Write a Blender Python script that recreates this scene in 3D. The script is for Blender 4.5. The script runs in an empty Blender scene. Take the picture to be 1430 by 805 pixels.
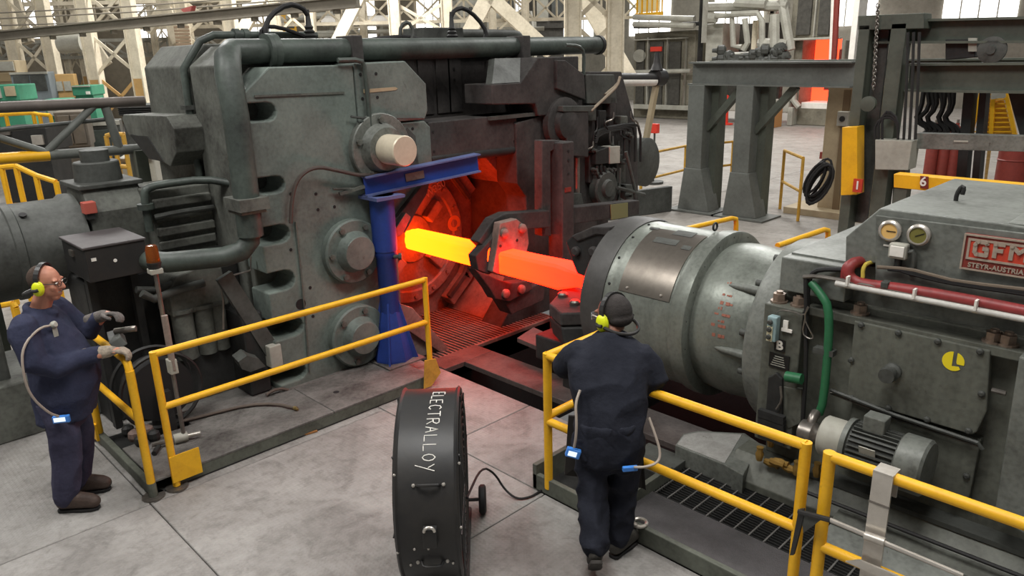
import bpy, bmesh, math, random
from mathutils import Vector, Matrix
random.seed(7)
scene = bpy.context.scene
COL = scene.collection
PI = math.pi

# ------------------------------------------------------------------ camera
F_PX, CAM_H = 1041.03, 3.0
yaw, pitch, roll = (math.radians(a) for a in (135.8508, 17.1542, 1.5351))
fw = Vector((math.cos(pitch)*math.cos(yaw), math.cos(pitch)*math.sin(yaw), -math.sin(pitch)))
r0 = Vector((math.sin(yaw), -math.cos(yaw), 0)); d0 = fw.cross(r0)
rt = math.cos(roll)*r0 + math.sin(roll)*d0
dn = -math.sin(roll)*r0 + math.cos(roll)*d0
cam_data = bpy.data.cameras.new('camera'); cam = bpy.data.objects.new('camera', cam_data); COL.objects.link(cam)
cam_data.sensor_width = 36; cam_data.lens = F_PX/1430*36; cam_data.clip_end = 300
M = Matrix((( rt.x, -dn.x, -fw.x, 0), (rt.y, -dn.y, -fw.y, 0), (rt.z, -dn.z, -fw.z, CAM_H), (0, 0, 0, 1)))
cam.matrix_world = M
scene.camera = cam

# ------------------------------------------------------------------ world, lights, exposure
world = bpy.data.worlds.new('hall_air'); scene.world = world; world.use_nodes = True
bg = world.node_tree.nodes['Background']
bg.inputs[0].default_value = (1.0, 0.98, 0.95, 1); bg.inputs[1].default_value = 0.13
def area(name, loc, size, power, color=(1, .985, .955), rot=(0, 0, 0), sy=None):
    l = bpy.data.lights.new(name, 'AREA'); l.energy = power; l.color = color
    l.shape = 'RECTANGLE'; l.size = size; l.size_y = sy or size
    o = bpy.data.objects.new(name, l); COL.objects.link(o); o.location = loc; o.rotation_euler = rot
    return o
# the hall's high-bay lamps, in rows under the roof
for x, y, p in ((-1.5, 0.0, 560), (-8, -3.0, 620), (1.0, 7, 420), (-5.5, 13.5, 480), (-17, 5, 900), (-12, 24, 1000), (-24, 14, 1800), (-22, 34, 1300)):
    area('high_bay_lamp', (x, y, 10.5), 3.2, p)
scene.view_settings.view_transform = 'Standard'
scene.view_settings.look = 'None'
scene.view_settings.gamma = 1
scene.view_settings.use_curve_mapping = False
scene.view_settings.exposure = 0.42

# ------------------------------------------------------------------ measuring: a photo pixel carried onto a plane of the hall
def ray(px, py):
    return rt*((px-715)/F_PX) + dn*((py-402.5)/F_PX) + fw
def ax(px, py, x):
    d = ray(px, py); return Vector((0, 0, CAM_H)) + d*(x/d.x)
def ay(px, py, y):
    d = ray(px, py); return Vector((0, 0, CAM_H)) + d*(y/d.y)
def az(px, py, z=0.0):
    d = ray(px, py); return Vector((0, 0, CAM_H)) + d*((z-CAM_H)/d.z)
def V(*a): return Vector(a)

# ------------------------------------------------------------------ mesh builder
class MB:
    def __init__(s): s.v = []; s.f = []
    def add(s, vs, fs):
        b = len(s.v); s.v += [Vector(v) for v in vs]; s.f += [tuple(i+b for i in f) for f in fs]; return s
    def box(s, lo, hi):
        (a, b, c), (d, e, f) = lo, hi
        a, d = min(a, d), max(a, d); b, e = min(b, e), max(b, e); c, f = min(c, f), max(c, f)
        return s.add([(a,b,c),(d,b,c),(d,e,c),(a,e,c),(a,b,f),(d,b,f),(d,e,f),(a,e,f)],
                     [(3,2,1,0),(4,5,6,7),(0,1,5,4),(1,2,6,5),(2,3,7,6),(3,0,4,7)])
    def obox(s, c, size, m):          # oriented box, m 3x3
        c = Vector(c); h = Vector(size)/2; vs = []
        for z in (-1, 1):
            for x, y in ((-1,-1),(1,-1),(1,1),(-1,1)): vs.append(c + m @ Vector((x*h.x, y*h.y, z*h.z)))
        return s.add(vs, [(3,2,1,0),(4,5,6,7),(0,1,5,4),(1,2,6,5),(2,3,7,6),(3,0,4,7)])
    def bar(s, p0, p1, w, h, up=(0,0,1)):
        p0, p1 = Vector(p0), Vector(p1); z = (p1-p0); L = z.length; z.normalize()
        up = Vector(up)
        if abs(z.dot(up)) > .98: up = Vector((1, 0, 0))
        x = up.cross(z).normalized(); y = z.cross(x)
        return s.obox((p0+p1)/2, (w, h, L), Matrix((x, y, z)).transposed())
    def prism(s, poly, off):           # poly: list of 3D points, off: extrusion vector
        n = len(poly); off = Vector(off); P = [Vector(p) for p in poly]
        nrm = Vector((0,0,0))
        for i in range(n): nrm += P[i].cross(P[(i+1) % n])
        if nrm.dot(off) > 0: P.reverse()
        vs = P + [p+off for p in P]
        fs = [tuple(range(n)), tuple(range(2*n-1, n-1, -1))] + [(i, i+n, (i+1) % n + n, (i+1) % n) for i in range(n)]
        return s.add(vs, fs)
    def cyl(s, p0, p1, r0, r1=None, n=16, cap=True):
        r1 = r0 if r1 is None else r1
        p0, p1 = Vector(p0), Vector(p1); z = (p1-p0).normalized()
        x = z.orthogonal().normalized(); y = z.cross(x); vs = []
        for p, r in ((p0, r0), (p1, r1)):
            for i in range(n):
                a = 2*PI*i/n; vs.append(p + x*(r*math.cos(a)) + y*(r*math.sin(a)))
        fs = [(i, (i+1) % n, (i+1) % n+n, i+n) for i in range(n)]
        if cap: fs += [tuple(range(n-1, -1, -1)), tuple(range(n, 2*n))]
        return s.add(vs, fs)
    def lathe(s, p0, d, prof, n=32, cap=True):   # prof: (distance along d, radius)
        p0 = Vector(p0); z = Vector(d).normalized(); x = z.orthogonal().normalized(); y = z.cross(x); vs = []; fs = []
        for t, r in prof:
            for i in range(n):
                a = 2*PI*i/n; vs.append(p0 + z*t + x*(r*math.cos(a)) + y*(r*math.sin(a)))
        for k in range(len(prof)-1):
            for i in range(n): fs.append((k*n+i, k*n+(i+1) % n, (k+1)*n+(i+1) % n, (k+1)*n+i))
        if cap: fs += [tuple(range(n-1, -1, -1)), tuple(range((len(prof)-1)*n, len(prof)*n))]
        return s.add(vs, fs)
    def tube(s, pts, r, n=10, smooth=0, radii=None):
        P = [Vector(p) for p in pts]; R = list(radii) if radii else [r]*len(P)
        for _ in range(smooth):
            Q = [P[0]]; S = [R[0]]
            for i in range(len(P)-1):
                Q += [P[i]*.75+P[i+1]*.25, P[i]*.25+P[i+1]*.75]; S += [R[i]*.75+R[i+1]*.25, R[i]*.25+R[i+1]*.75]
            P = Q + [P[-1]]; R = S + [R[-1]]
        vs = []; fs = []; x = None
        for i, p in enumerate(P):
            t = (P[min(i+1, len(P)-1)] - P[max(i-1, 0)]).normalized()
            if x is None: x = t.orthogonal().normalized()
            else: x = (x - t*x.dot(t)).normalized()
            y = t.cross(x)
            for k in range(n):
                a = 2*PI*k/n; vs.append(p + (x*math.cos(a) + y*math.sin(a))*R[i])
        for i in range(len(P)-1):
            for k in range(n): fs.append((i*n+k, i*n+(k+1) % n, (i+1)*n+(k+1) % n, (i+1)*n+k))
        fs += [tuple(range(n-1, -1, -1)), tuple(range((len(P)-1)*n, len(P)*n))]
        return s.add(vs, fs)
    def ball(s, c, r, n=12, m=None):
        c = Vector(c); r = Vector((r, r, r)) if not hasattr(r, '__len__') else Vector(r); vs = []; fs = []
        k = n//2
        for j in range(1, k):
            b = PI*j/k
            for i in range(n):
                a = 2*PI*i/n; p = Vector((r.x*math.sin(b)*math.cos(a), r.y*math.sin(b)*math.sin(a), r.z*math.cos(b)))
                vs.append(c + (m @ p if m else p))
        top = Vector((0,0,r.z)); bot = Vector((0,0,-r.z))
        vs += [c+(m @ top if m else top), c+(m @ bot if m else bot)]
        T, B = len(vs)-2, len(vs)-1
        for j in range(k-2):
            for i in range(n): fs.append((j*n+i, (j+1)*n+i, (j+1)*n+(i+1) % n, j*n+(i+1) % n))
        for i in range(n):
            fs.append((T, i, (i+1) % n)); fs.append((B, (k-2)*n+(i+1) % n, (k-2)*n+i))
        return s.add(vs, fs)
    def build(s, name, mat, parent=None, smooth=False, bevel=0, local=False, seg=2):
        lo = Vector([min(v[i] for v in s.v) for i in range(3)]); hi = Vector([max(v[i] for v in s.v) for i in range(3)])
        c = (lo+hi)/2
        if parent is None: c.z = lo.z
        me = bpy.data.meshes.new(name); me.from_pydata([v-c for v in s.v], [], s.f); me.update()
        b = bmesh.new(); b.from_mesh(me); bmesh.ops.recalc_face_normals(b, faces=b.faces[:]); b.to_mesh(me); b.free()
        return finish(name, me, mat, parent, c, smooth, bevel, local, seg)
def finish(name, me, mat, parent, c, smooth=False, bevel=0, local=False, seg=2):
    me.materials.append(mat)
    if smooth:
        for p in me.polygons: p.use_smooth = True
        try: me.set_sharp_from_angle(angle=math.radians(38))
        except Exception: pass
    o = bpy.data.objects.new(name, me); COL.objects.link(o); o.location = c
    if parent is not None:
        o.parent = parent
        o.location = Vector(c) - Vector(parent.get('_l', (0,0,0)) if local else parent.get('_w', (0,0,0)))
    o['_l' if local else '_w'] = tuple(c)
    if bevel:
        m = o.modifiers.new('bevel', 'BEVEL'); m.width = bevel; m.segments = seg; m.limit_method = 'ANGLE'; m.angle_limit = math.radians(40)
        m.harden_normals = False
    return o
def thing(name, loc, label, cat, group=None, rz=0):
    o = bpy.data.objects.new(name, None); COL.objects.link(o); o.location = loc; o.rotation_euler.z = rz
    o.empty_display_size = .1; o['_w'] = tuple(loc)
    return tag(o, label, cat, group)
def tag(o, label, cat, group=None):
    o['label'] = label; o['category'] = cat
    if group: o['group'] = group
    return o
def struct(o): o['kind'] = 'structure'; return o
def inst(src, name, loc, parent, rot=None):
    """another object sharing src's mesh; loc in hall coordinates; parents are never rotated here"""
    o = bpy.data.objects.new(name, src); COL.objects.link(o)
    o.parent = parent; o.location = Vector(loc) - Vector(parent.get('_w', (0,0,0)))
    if rot is not None: o.rotation_euler = rot
    return o
def raw_mesh(mb, name, mat, smooth=False):
    me = bpy.data.meshes.new(name); me.from_pydata(mb.v, [], mb.f); me.update()
    b = bmesh.new(); b.from_mesh(me); bmesh.ops.recalc_face_normals(b, faces=b.faces[:]); b.to_mesh(me); b.free()
    me.materials.append(mat)
    if smooth:
        for p in me.polygons: p.use_smooth = True
        me.set_sharp_from_angle(angle=math.radians(38))
    return me
def text_mb(txt, size, depth, bold=0.0, spacing=1.0):
    """flat lettering in the XY plane, extruded to +-depth, centred"""
    cu = bpy.data.curves.new('lettering', 'FONT'); cu.body = txt; cu.size = size; cu.extrude = depth; cu.offset = bold
    cu.align_x = 'CENTER'; cu.align_y = 'CENTER'; cu.space_character = spacing; cu.resolution_u = 3
    o = bpy.data.objects.new('lettering', cu); COL.objects.link(o)
    bpy.context.view_layer.update()
    me = bpy.data.meshes.new_from_object(o.evaluated_get(bpy.context.evaluated_depsgraph_get()))
    mb = MB(); mb.add([v.co.copy() for v in me.vertices], [tuple(p.vertices) for p in me.polygons])
    bpy.data.objects.remove(o); bpy.data.meshes.remove(me); bpy.data.curves.remove(cu)
    return mb
def place(mb, origin, ex, ey, ez):
    o, ex, ey, ez = Vector(origin), Vector(ex), Vector(ey), Vector(ez)
    mb.v = [o + ex*v.x + ey*v.y + ez*v.z for v in mb.v]; return mb

# ------------------------------------------------------------------ materials
def lin(c): return tuple((x/12.92 if x <= .04045 else ((x+.055)/1.055)**2.4) for x in c)
def hexc(h): return lin(tuple(int(h[i:i+2], 16)/255 for i in (0, 2, 4)))
MATS = {}
def mat(name, col, rough=.55, metal=0.0, dirt=None, amt=.6, scale=3.0, fine=40, bump=.0, bscale=60, spec=.4, streak=0, chips=None, cscale=18, cpos=.66):
    m = bpy.data.materials.new(name); m.use_nodes = True; nt = m.node_tree; b = nt.nodes['Principled BSDF']
    c = hexc(col); b.inputs['Base Color'].default_value = (*c, 1); b.inputs['Roughness'].default_value = rough
    b.inputs['Metallic'].default_value = metal; b.inputs['Specular IOR Level'].default_value = spec
    N = nt.nodes.new; L = nt.links.new
    tc = N('ShaderNodeTexCoord')
    if dirt:
        d = hexc(dirt)
        mp = N('ShaderNodeMapping'); L(tc.outputs['Object'], mp.inputs[0])
        if streak: mp.inputs['Scale'].default_value = (1, 1, .22)
        n1 = N('ShaderNodeTexNoise'); n1.inputs['Scale'].default_value = scale; n1.inputs['Detail'].default_value = 8; n1.inputs['Roughness'].default_value = .65
        L(mp.outputs[0], n1.inputs[0])
        n2 = N('ShaderNodeTexNoise'); n2.inputs['Scale'].default_value = fine; n2.inputs['Detail'].default_value = 4; L(tc.outputs['Object'], n2.inputs[0])
        r1 = N('ShaderNodeValToRGB'); r1.color_ramp.elements[0].position = .38; r1.color_ramp.elements[1].position = .72
        L(n1.outputs[0], r1.inputs[0])
        r2 = N('ShaderNodeValToRGB'); r2.color_ramp.elements[0].position = .42; r2.color_ramp.elements[1].position = .75
        L(n2.outputs[0], r2.inputs[0])
        ad = N('ShaderNodeMath'); ad.operation = 'MULTIPLY_ADD'; ad.inputs[1].default_value = .35
        L(r2.outputs[0], ad.inputs[0]); L(r1.outputs[0], ad.inputs[2])
        mu = N('ShaderNodeMath'); mu.operation = 'MULTIPLY'; mu.inputs[1].default_value = amt; mu.use_clamp = True; L(ad.outputs[0], mu.inputs[0])
        mx = N('ShaderNodeMix'); mx.data_type = 'RGBA'; mx.inputs[6].default_value = (*c, 1); mx.inputs[7].default_value = (*d, 1)
        L(mu.outputs[0], mx.inputs[0]); L(mx.outputs[2], b.inputs['Base Color'])
        rr = N('ShaderNodeMath'); rr.operation = 'MULTIPLY_ADD'; rr.inputs[1].default_value = .25; rr.inputs[2].default_value = rough-.08; rr.use_clamp = True
        L(n1.outputs[0], rr.inputs[0]); L(rr.outputs[0], b.inputs['Roughness'])
    if chips:
        src = b.inputs['Base Color'].links[0].from_socket
        mq = N('ShaderNodeMapping'); mq.inputs['Scale'].default_value = (1, 1, .6); mq.inputs['Location'].default_value = (3.3, 1.7, 5.1); L(tc.outputs['Object'], mq.inputs[0])
        n4 = N('ShaderNodeTexNoise'); n4.inputs['Scale'].default_value = cscale; n4.inputs['Detail'].default_value = 10; n4.inputs['Roughness'].default_value = .7; n4.inputs['Distortion'].default_value = .4; L(mq.outputs[0], n4.inputs[0])
        r4 = N('ShaderNodeValToRGB'); r4.color_ramp.elements[0].position = cpos; r4.color_ramp.elements[1].position = cpos+.05; L(n4.outputs[0], r4.inputs[0])
        m4 = N('ShaderNodeMix'); m4.data_type = 'RGBA'; m4.inputs[7].default_value = (*hexc(chips), 1); L(src, m4.inputs[6])
        k4 = N('ShaderNodeMath'); k4.operation = 'MULTIPLY'; k4.inputs[1].default_value = .8; L(r4.outputs[0], k4.inputs[0]); L(k4.outputs[0], m4.inputs[0]); L(m4.outputs[2], b.inputs['Base Color'])
    if bump:
        n3 = N('ShaderNodeTexNoise'); n3.inputs['Scale'].default_value = bscale; n3.inputs['Detail'].default_value = 5; L(tc.outputs['Object'], n3.inputs[0])
        bp = N('ShaderNodeBump'); bp.inputs['Strength'].default_value = bump; bp.inputs['Distance'].default_value = .02
        L(n3.outputs[0], bp.inputs['Height']); L(bp.outputs[0], b.inputs['Normal'])
    MATS[name] = m; return m
def emit(name, col, strength):
    m = bpy.data.materials.new(name); m.use_nodes = True; b = m.node_tree.nodes['Principled BSDF']
    b.inputs['Base Color'].default_value = (.02, .02, .02, 1)
    b.inputs['Emission Color'].default_value = (*col, 1); b.inputs['Emission Strength'].default_value = strength; return m
def clear(name, col, rough=.05):
    m = bpy.data.materials.new(name); m.use_nodes = True; b = m.node_tree.nodes['Principled BSDF']
    b.inputs['Base Color'].default_value = (*hexc(col), 1); b.inputs['Roughness'].default_value = rough
    b.inputs['Transmission Weight'].default_value = .85; return m

GREEN   = mat('press_paint', '717b74', .5, 0, '454a47', .8, 1.6, 30, .08, 30, chips='3d3b37', cscale=5, cpos=.645)
GREENB  = mat('press_paint_sooty', '666861', .6, 0, '34332f', .9, 2.2, 30, .1, 30)
SOOT    = mat('sooted_steel', '433f3d', .7, .0, '1f1d1c', .85, 2.5, 25, .15, 30)
SCALE   = mat('scaled_hot_steel', '8f7a70', .6, .2, '4a3d38', .7, 3, 30, .2, 35)
MANI    = mat('manipulator_paint', '767973', .42, .1, '444540', .8, 2.2, 35, .06, 30, chips='3f3d38', cscale=6, cpos=.65)
MANIL   = mat('drum_paint', '82877f', .33, .35, '4c4e48', .85, 2.4, 35, .06, 30, streak=1, chips='4a4843', cscale=5, cpos=.65)
MANID   = mat('body_side_paint', '66685f', .5, .0, '383832', .9, 2.0, 30, .08, 30, streak=1, chips='33312c', cscale=5, cpos=.63)
BARE    = mat('worn_bare_steel', '8d8780', .3, .75, '57524d', .7, 4, 30, .05, 40)
BRIGHT  = mat('bright_steel', 'c9c3ba', .28, .6, '8d857a', .4, 5, 30)
IVORY   = mat('machined_shaft', 'd3c8b2', .35, .2, 'a89b84', .4, 5, 30)
DARK    = mat('oily_black_steel', '2e2e2d', .55, .1, '171716', .7, 4, 30, .1, 40)
DGREY   = mat('dark_grey_paint', '4f514d', .55, 0, '2b2b28', .8, 3, 30, .08, 30)
PIPEG   = mat('dark_green_pipe', '4a524c', .45, 0, '272a28', .8, 3, 30, .08, 30)
GRNPIPE = mat('green_paint', '2c6a45', .4, 0, '1d4730', .5, 6, 30)
BLACK   = mat('black_paint', '232324', .42, 0, '38342f', .5, 3, 30, .03, 30)
RUBBER  = mat('rubber', '1d1c1c', .7)
YEL     = mat('safety_yellow', 'e8b020', .42, 0, 'bd861a', .45, 5, 60, .04, 60, chips='5a4526', cscale=26, cpos=.69)
YELD    = mat('aged_yellow', 'c79b3c', .55, 0, '8d6b2c', .6, 5, 40)
BLUE    = mat('blue_paint', '26408c', .4, 0, '1c2c5f', .5, 4, 40, chips='5a5550', cscale=20, cpos=.7)
BLUEG   = mat('grey_blue_arm', '5d678f', .45, 0, '3a4470', .5, 4, 40)
STEP    = mat('tread_plate', '7b7874', .6, .2, '3d3a37', .9, 2.3, 35, .35, 120)
CURB    = mat('painted_curb', '62655b', .6, 0, '383932', .8, 3, 35, .1, 40)
CURBD   = mat('dark_tread', '545152', .6, .2, '343231', .6, 3, 45, .4, 140)
PITM    = mat('pit_concrete', '171615', .85, 0, '0b0a0a', .8, 2, 20, .2, 25)  # near-black so the pit reads unlit: its darkness is put into the colour
RUSTP   = mat('walkway_plate', '625955', .6, .2, '3c3533', .8, 2.5, 30, .2, 60)
CREAM   = mat('cream_column_paint', 'dad0ba', .6, 0, '978b74', .6, 1.5, 15)
TAN     = mat('tan_column_paint', 'c09a63', .6, 0, '8f7045', .5, 1.5, 15)
GREYB   = mat('crane_beam_paint', '8a8376', .6, 0, '6a6459', .5, 1.5, 15)
TANBOX  = mat('tan_cabinet_paint', 'a8997c', .6, 0, '7d705a', .5, 2, 20)
TEAL    = mat('teal_machine_paint', '3f8a6c', .55, 0, '2c5f4b', .5, 2, 20)
PALEG   = mat('pale_grey_paint', 'a9a79c', .55, 0, '7d7b70', .6, 2, 20)
FURN    = mat('furnace_panel', '7f7a6b', .65, 0, '4d493e', .75, 1.2, 12, .2, 10)
FURND   = mat('furnace_mesh', '4c4a44', .7, 0, '2f2d29', .7, 6, 60, .5, 60)
WHITE   = mat('white_paint', 'e6e2da', .5, 0, 'b9b3a8', .35, 4, 30)
REDP    = mat('red_hose', '8e3434', .4, 0, '5f2826', .6, 5, 40)
REDB    = mat('red_plate', 'c2402a', .45, 0, '8f2f22', .5, 12, 60)
REDD    = mat('dark_red_plate', '7c2f26', .5, 0, '5a241e', .5, 12, 60)
SIGNM   = mat('sign_metal', 'b5a596', .4, .4, '8a7a6c', .5, 20, 60)
ORANGE  = clear('beacon_lens', 'd9731c', .25)
SIGNAL  = mat('signal_red', 'd33a2a', .5)
CARD    = mat('cardboard', 'b0824f', .8)
LYEL    = mat('logo_yellow', 'e5cf23', .5)
WOOD    = mat('wood_stick', '9a6a3c', .7)
NAVY    = mat('navy_workwear', '35384c', .85, 0, '242738', .6, 7, 80, .35, 25, spec=.2)
NAVYD   = mat('dark_navy_workwear', '24262f', .85, 0, '181a22', .6, 7, 80, .35, 25, spec=.2)
SKIN    = mat('skin', 'b98068', .5, 0, 'a5685a', .4, 12, 60)
SKIND   = mat('skin_brown', '8a5d49', .5, 0, '75493a', .4, 12, 60)  # brown skin with shade put into the colour
HAIR    = mat('cropped_hair', '4a3a30', .8, 0, '2f2520', .6, 30, 120, .4, 200)
HIVIS   = mat('hi_vis_yellow', 'd9e021', .4)
GLOVE   = mat('grimy_glove', 'a79b8a', .85, 0, '6a6058', .8, 14, 60, .3, 90)
GLOVED  = mat('dark_glove', '6b6561', .85, 0, '3d3a38', .8, 14, 60, .3, 90)
BOOT    = mat('brown_boot', '4a3b33', .6, 0, '2d2420', .6, 12, 60, .2, 60)
BOOTG   = mat('grey_boot', '47443f', .7, 0, '2b2926', .6, 12, 60, .2, 60)
DEVICE  = mat('pager_blue', '3f7fd0', .35)
CAPM    = mat('dark_cap', '35302e', .85, 0, '221f1e', .6, 12, 80, .2, 80)
SIGBLK  = mat('label_black', '191918', .5)
GAUGE1  = mat('gauge_face_tan', 'd6ad68', .4)
GAUGE2  = mat('gauge_face_olive', '6f6a35', .4)
WINDOWL = emit('daylight_pane', (1.0, .98, .94), 2.6)
SCREENM = emit('device_screen', (.75, .9, 1.0), .9)
FURNGLOW = emit('furnace_glow', (3.2, .13, .035), 1.0)

def floor_mat(name, col, dirt, amt, studs=True):
    m = mat(name, col, .62, 0, dirt, amt, 1.6, 22, 0)
    nt = m.node_tree; N = nt.nodes.new; L = nt.links.new; b = nt.nodes['Principled BSDF']
    tc = N('ShaderNodeTexCoord')
    # oil stains with shapes of their own
    n = N('ShaderNodeTexNoise'); n.inputs['Scale'].default_value = 5.5; n.inputs['Detail'].default_value = 12; n.inputs['Roughness'].default_value = .72; n.inputs['Distortion'].default_value = .5
    L(tc.outputs['Object'], n.inputs[0])
    r = N('ShaderNodeValToRGB'); r.color_ramp.elements[0].position = .5; r.color_ramp.elements[1].position = .74; L(n.outputs[0], r.inputs[0])
    src = b.inputs['Base Color'].links[0].from_socket
    mx = N('ShaderNodeMix'); mx.data_type = 'RGBA'; mx.inputs[7].default_value = (*hexc('46423f'), 1)
    mf = N('ShaderNodeMath'); mf.operation = 'MULTIPLY'; mf.inputs[1].default_value = .6; L(r.outputs[0], mf.inputs[0])
    L(mf.outputs[0], mx.inputs[0]); L(src, mx.inputs[6]); L(mx.outputs[2], b.inputs['Base Color'])
    if studs:
        v = N('ShaderNodeTexVoronoi'); v.inputs['Scale'].default_value = 34; v.inputs['Randomness'].default_value = .12; L(tc.outputs['Object'], v.inputs[0])
        rp = N('ShaderNodeValToRGB'); rp.color_ramp.elements[0].position = .15; rp.color_ramp.elements[0].color = (1,1,1,1); rp.color_ramp.elements[1].position = .45; rp.color_ramp.elements[1].color = (0,0,0,1)
        L(v.outputs['Distance'], rp.inputs[0])
        bp = N('ShaderNodeBump'); bp.inputs['Strength'].default_value = .5; bp.inputs['Distance'].default_value = .006; L(rp.outputs[0], bp.inputs['Height']); L(bp.outputs[0], b.inputs['Normal'])
    return m
FLOORP = floor_mat('chequer_plate_floor', '96938f', '67635f', .75)
FLOORF = floor_mat('hall_concrete', '98938c', '736d66', .6, False)

# ================================================================== THE SETTING
flo = struct(MB().box((-60, -12, -.06), (-8.6, 4.2, -.012)).build('floor', FLOORF))
flo['_w'] = tuple(flo.location)
def floor_piece(lo, hi, m, name='floor_plate', bev=.004):
    return MB().box(lo, hi).build(name, m, flo, bevel=bev, seg=1)
g = .004
xs = [-8.6, -7.3, -5.2, -3.22, -1.2, .8, 2.8]
ys = [-3.2, -.65, 1.37, 3.4]
for i in range(len(xs)-1):
    for j in range(len(ys)-1):
        floor_piece((xs[i]+g, ys[j]+g, -.05), (xs[i+1]-g, ys[j+1]-g, 0), FLOORP)
floor_piece((-8.6, 3.4+g, -.05), (-5.75, 4.35, 0), FLOORP)
floor_piece((-5.74, 3.4+g, -.05), (-4.3, 4.35, 0), FLOORP)
floor_piece((-4.292, 3.4+g, -.05), (-3.3, 4.35, 0), FLOORP)
floor_piece((-60, 4.2, -.06), (-8.61, 60, -.004), FLOORF, 'floor_slab')
floor_piece((-8.6, 7.2, -.06), (12, 60, -.004), FLOORF, 'floor_slab')
floor_piece((-5.78, 4.36, -.05), (-5.5, 5.02, .004), RUSTP, 'walkway_plate')
floor_piece((-5.495, 4.62, -.05), (-3.6, 5.02, .004), RUSTP, 'walkway_plate')
floor_piece((-3.59, 4.62, -.05), (-1.0, 5.02, .004), RUSTP, 'walkway_plate')
floor_piece((-.99, 4.62, -.05), (3, 5.02, .004), RUSTP, 'walkway_plate')
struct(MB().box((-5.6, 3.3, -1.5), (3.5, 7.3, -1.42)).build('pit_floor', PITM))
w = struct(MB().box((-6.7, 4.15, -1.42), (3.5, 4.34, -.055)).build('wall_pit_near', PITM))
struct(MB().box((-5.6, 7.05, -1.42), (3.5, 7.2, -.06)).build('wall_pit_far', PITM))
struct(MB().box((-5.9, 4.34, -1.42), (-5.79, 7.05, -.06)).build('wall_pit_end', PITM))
# slotted rail bed inside the slot
MB_ = MB().box((-5.5, 4.36, -1.1), (3, 4.6, -1.05))
struct(MB_.build('trim_slot_bed', DARK))

# raised tread-plate step in front of the press
st = struct(MB().box((-6.5, 1.45, .0), (-5.29, 4.02, .012)).build('step_platform', DARK))
st['_w'] = tuple(st.location)
for a, b, m in ((1.45, 2.95, STEP), (2.956, 4.02, STEP)):
    MB().box((-5.98, a, .1), (-5.29, b, .12)).build('tread_plate', m, st, bevel=.003, seg=1)
MB().box((-6.5, 2.0, .095), (-5.985, 4.02, .118)).build('tread_plate', STEP, st, bevel=.003, seg=1)
MB().box((-5.31, 1.6, .012), (-5.292, 4.02, .1)).build('edge_strip', CURB, st)
MB().box((-5.5, 4.0, .012), (-5.31, 4.018, .1)).build('edge_strip', CURB, st)
MB().box((-6.6, 1.40, .012), (-5.3, 1.45, .1)).build('edge_strip', CURB, st, bevel=.006)
for y, x in ((3.18, -5.62),):
    MB().lathe((x, y, .118), (0,0,1), [(0,.028),(.003,.028)], 14).build('lifting_hole', RUBBER, st)

# ribbed hearth floor inside the press mouth
hearth = struct(MB().box((-7.15, 4.5, -.12), (-5.82, 6.4, -.09)).build('hearth_floor', SOOT)); hearth['_w'] = tuple(hearth.location)
rib = raw_mesh(MB().box((-.64, -.012, 0), (.64, .012, .05)), 'hearth_rib', SCALE)
for i in range(34):
    inst(rib, 'hearth_rib', (-6.48, 4.56+i*.0545, -.09), hearth)
MB().box((-5.83, 4.4, -.3), (-5.79, 6.45, -.02)).build('hearth_lip', SCALE, hearth, bevel=.006)

# walkway behind the right guard rail: curb, tread plate, bar grating
wk = struct(MB().box((-3.34, 3.40, .0), (3, 3.44, .125)).build('walkway_curb', CURB, bevel=.006)); wk['_w'] = tuple(wk.location)
MB().box((-2.6, 3.44, .095), (3, 3.80, .115)).build('tread_plate', CURBD, wk)
MB().box((-3.34, 3.40, 0), (-3.3, 3.80, .2)).build('end_plate', CURB, wk, bevel=.004)
MB().box((-3.3, 3.44, 0), (-2.6, 3.80, .02)).build('bracket_floor', DARK, wk)
MB().box((-2.62, 3.44, 0), (-2.58, 4.05, .2)).build('end_plate', CURB, wk, bevel=.004)
MB().box((-2.95, 3.95, .0), (-2.6, 4.28, .16)).build('cable_box', DGREY, wk, bevel=.006)
bb = raw_mesh(MB().box((-1.75, -.0025, 0), (1.75, .0025, .03)), 'bearing_bar', DARK)
for i in range(19): inst(bb, 'bearing_bar', (-.85, 3.815+i*.0275, .08), wk)
cr = raw_mesh(MB().box((-.005, -.255, 0), (.005, .255, .012)), 'cross_rod', mat('grating_rod','6b6966',.5,.2,'4a4845',.5,6,30))
for i in range(35): inst(cr, 'cross_rod', (-2.56+i*.1, 4.06, .101), wk)

# far walls of the hall
struct(MB().box((-60, 43, 0), (14, 43.4, 9)).build('wall_back', mat('grey_wall', '8d897d', .8, 0, '5d594f', .7, .35, 5)))
struct(MB().box((-46.4, -12, 0), (-46, 44, 9)).build('wall_left', mat('grimy_wall', '8b8271', .8, 0, '5f5849', .7, .35, 5)))
k = 0
for i in range(9):
    x = -45 + i*6.4
    k += 1
    wnd = struct(MB().box((x, 42.9, 4.2), (x+3.2, 42.98, 7.4)).build('window_%d' % k, WINDOWL)); wnd['_w'] = tuple(wnd.location)
    for q in range(1, 4): MB().box((x+q*.8-.03, 42.84, 4.2), (x+q*.8+.03, 42.9, 7.4)).build('mullion', PALEG, wnd)
for i in range(7):
    y = -4 + i*6.6
    k += 1
    wnd = struct(MB().box((-45.98, y, 4.6), (-45.9, y+3.0, 7.6)).build('window_%d' % k, WINDOWL)); wnd['_w'] = tuple(wnd.location)
    for q in range(1, 4): MB().box((-45.9, y+q*.75-.03, 4.6), (-45.84, y+q*.75+.03, 7.6)).build('mullion', PALEG, wnd)

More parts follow.
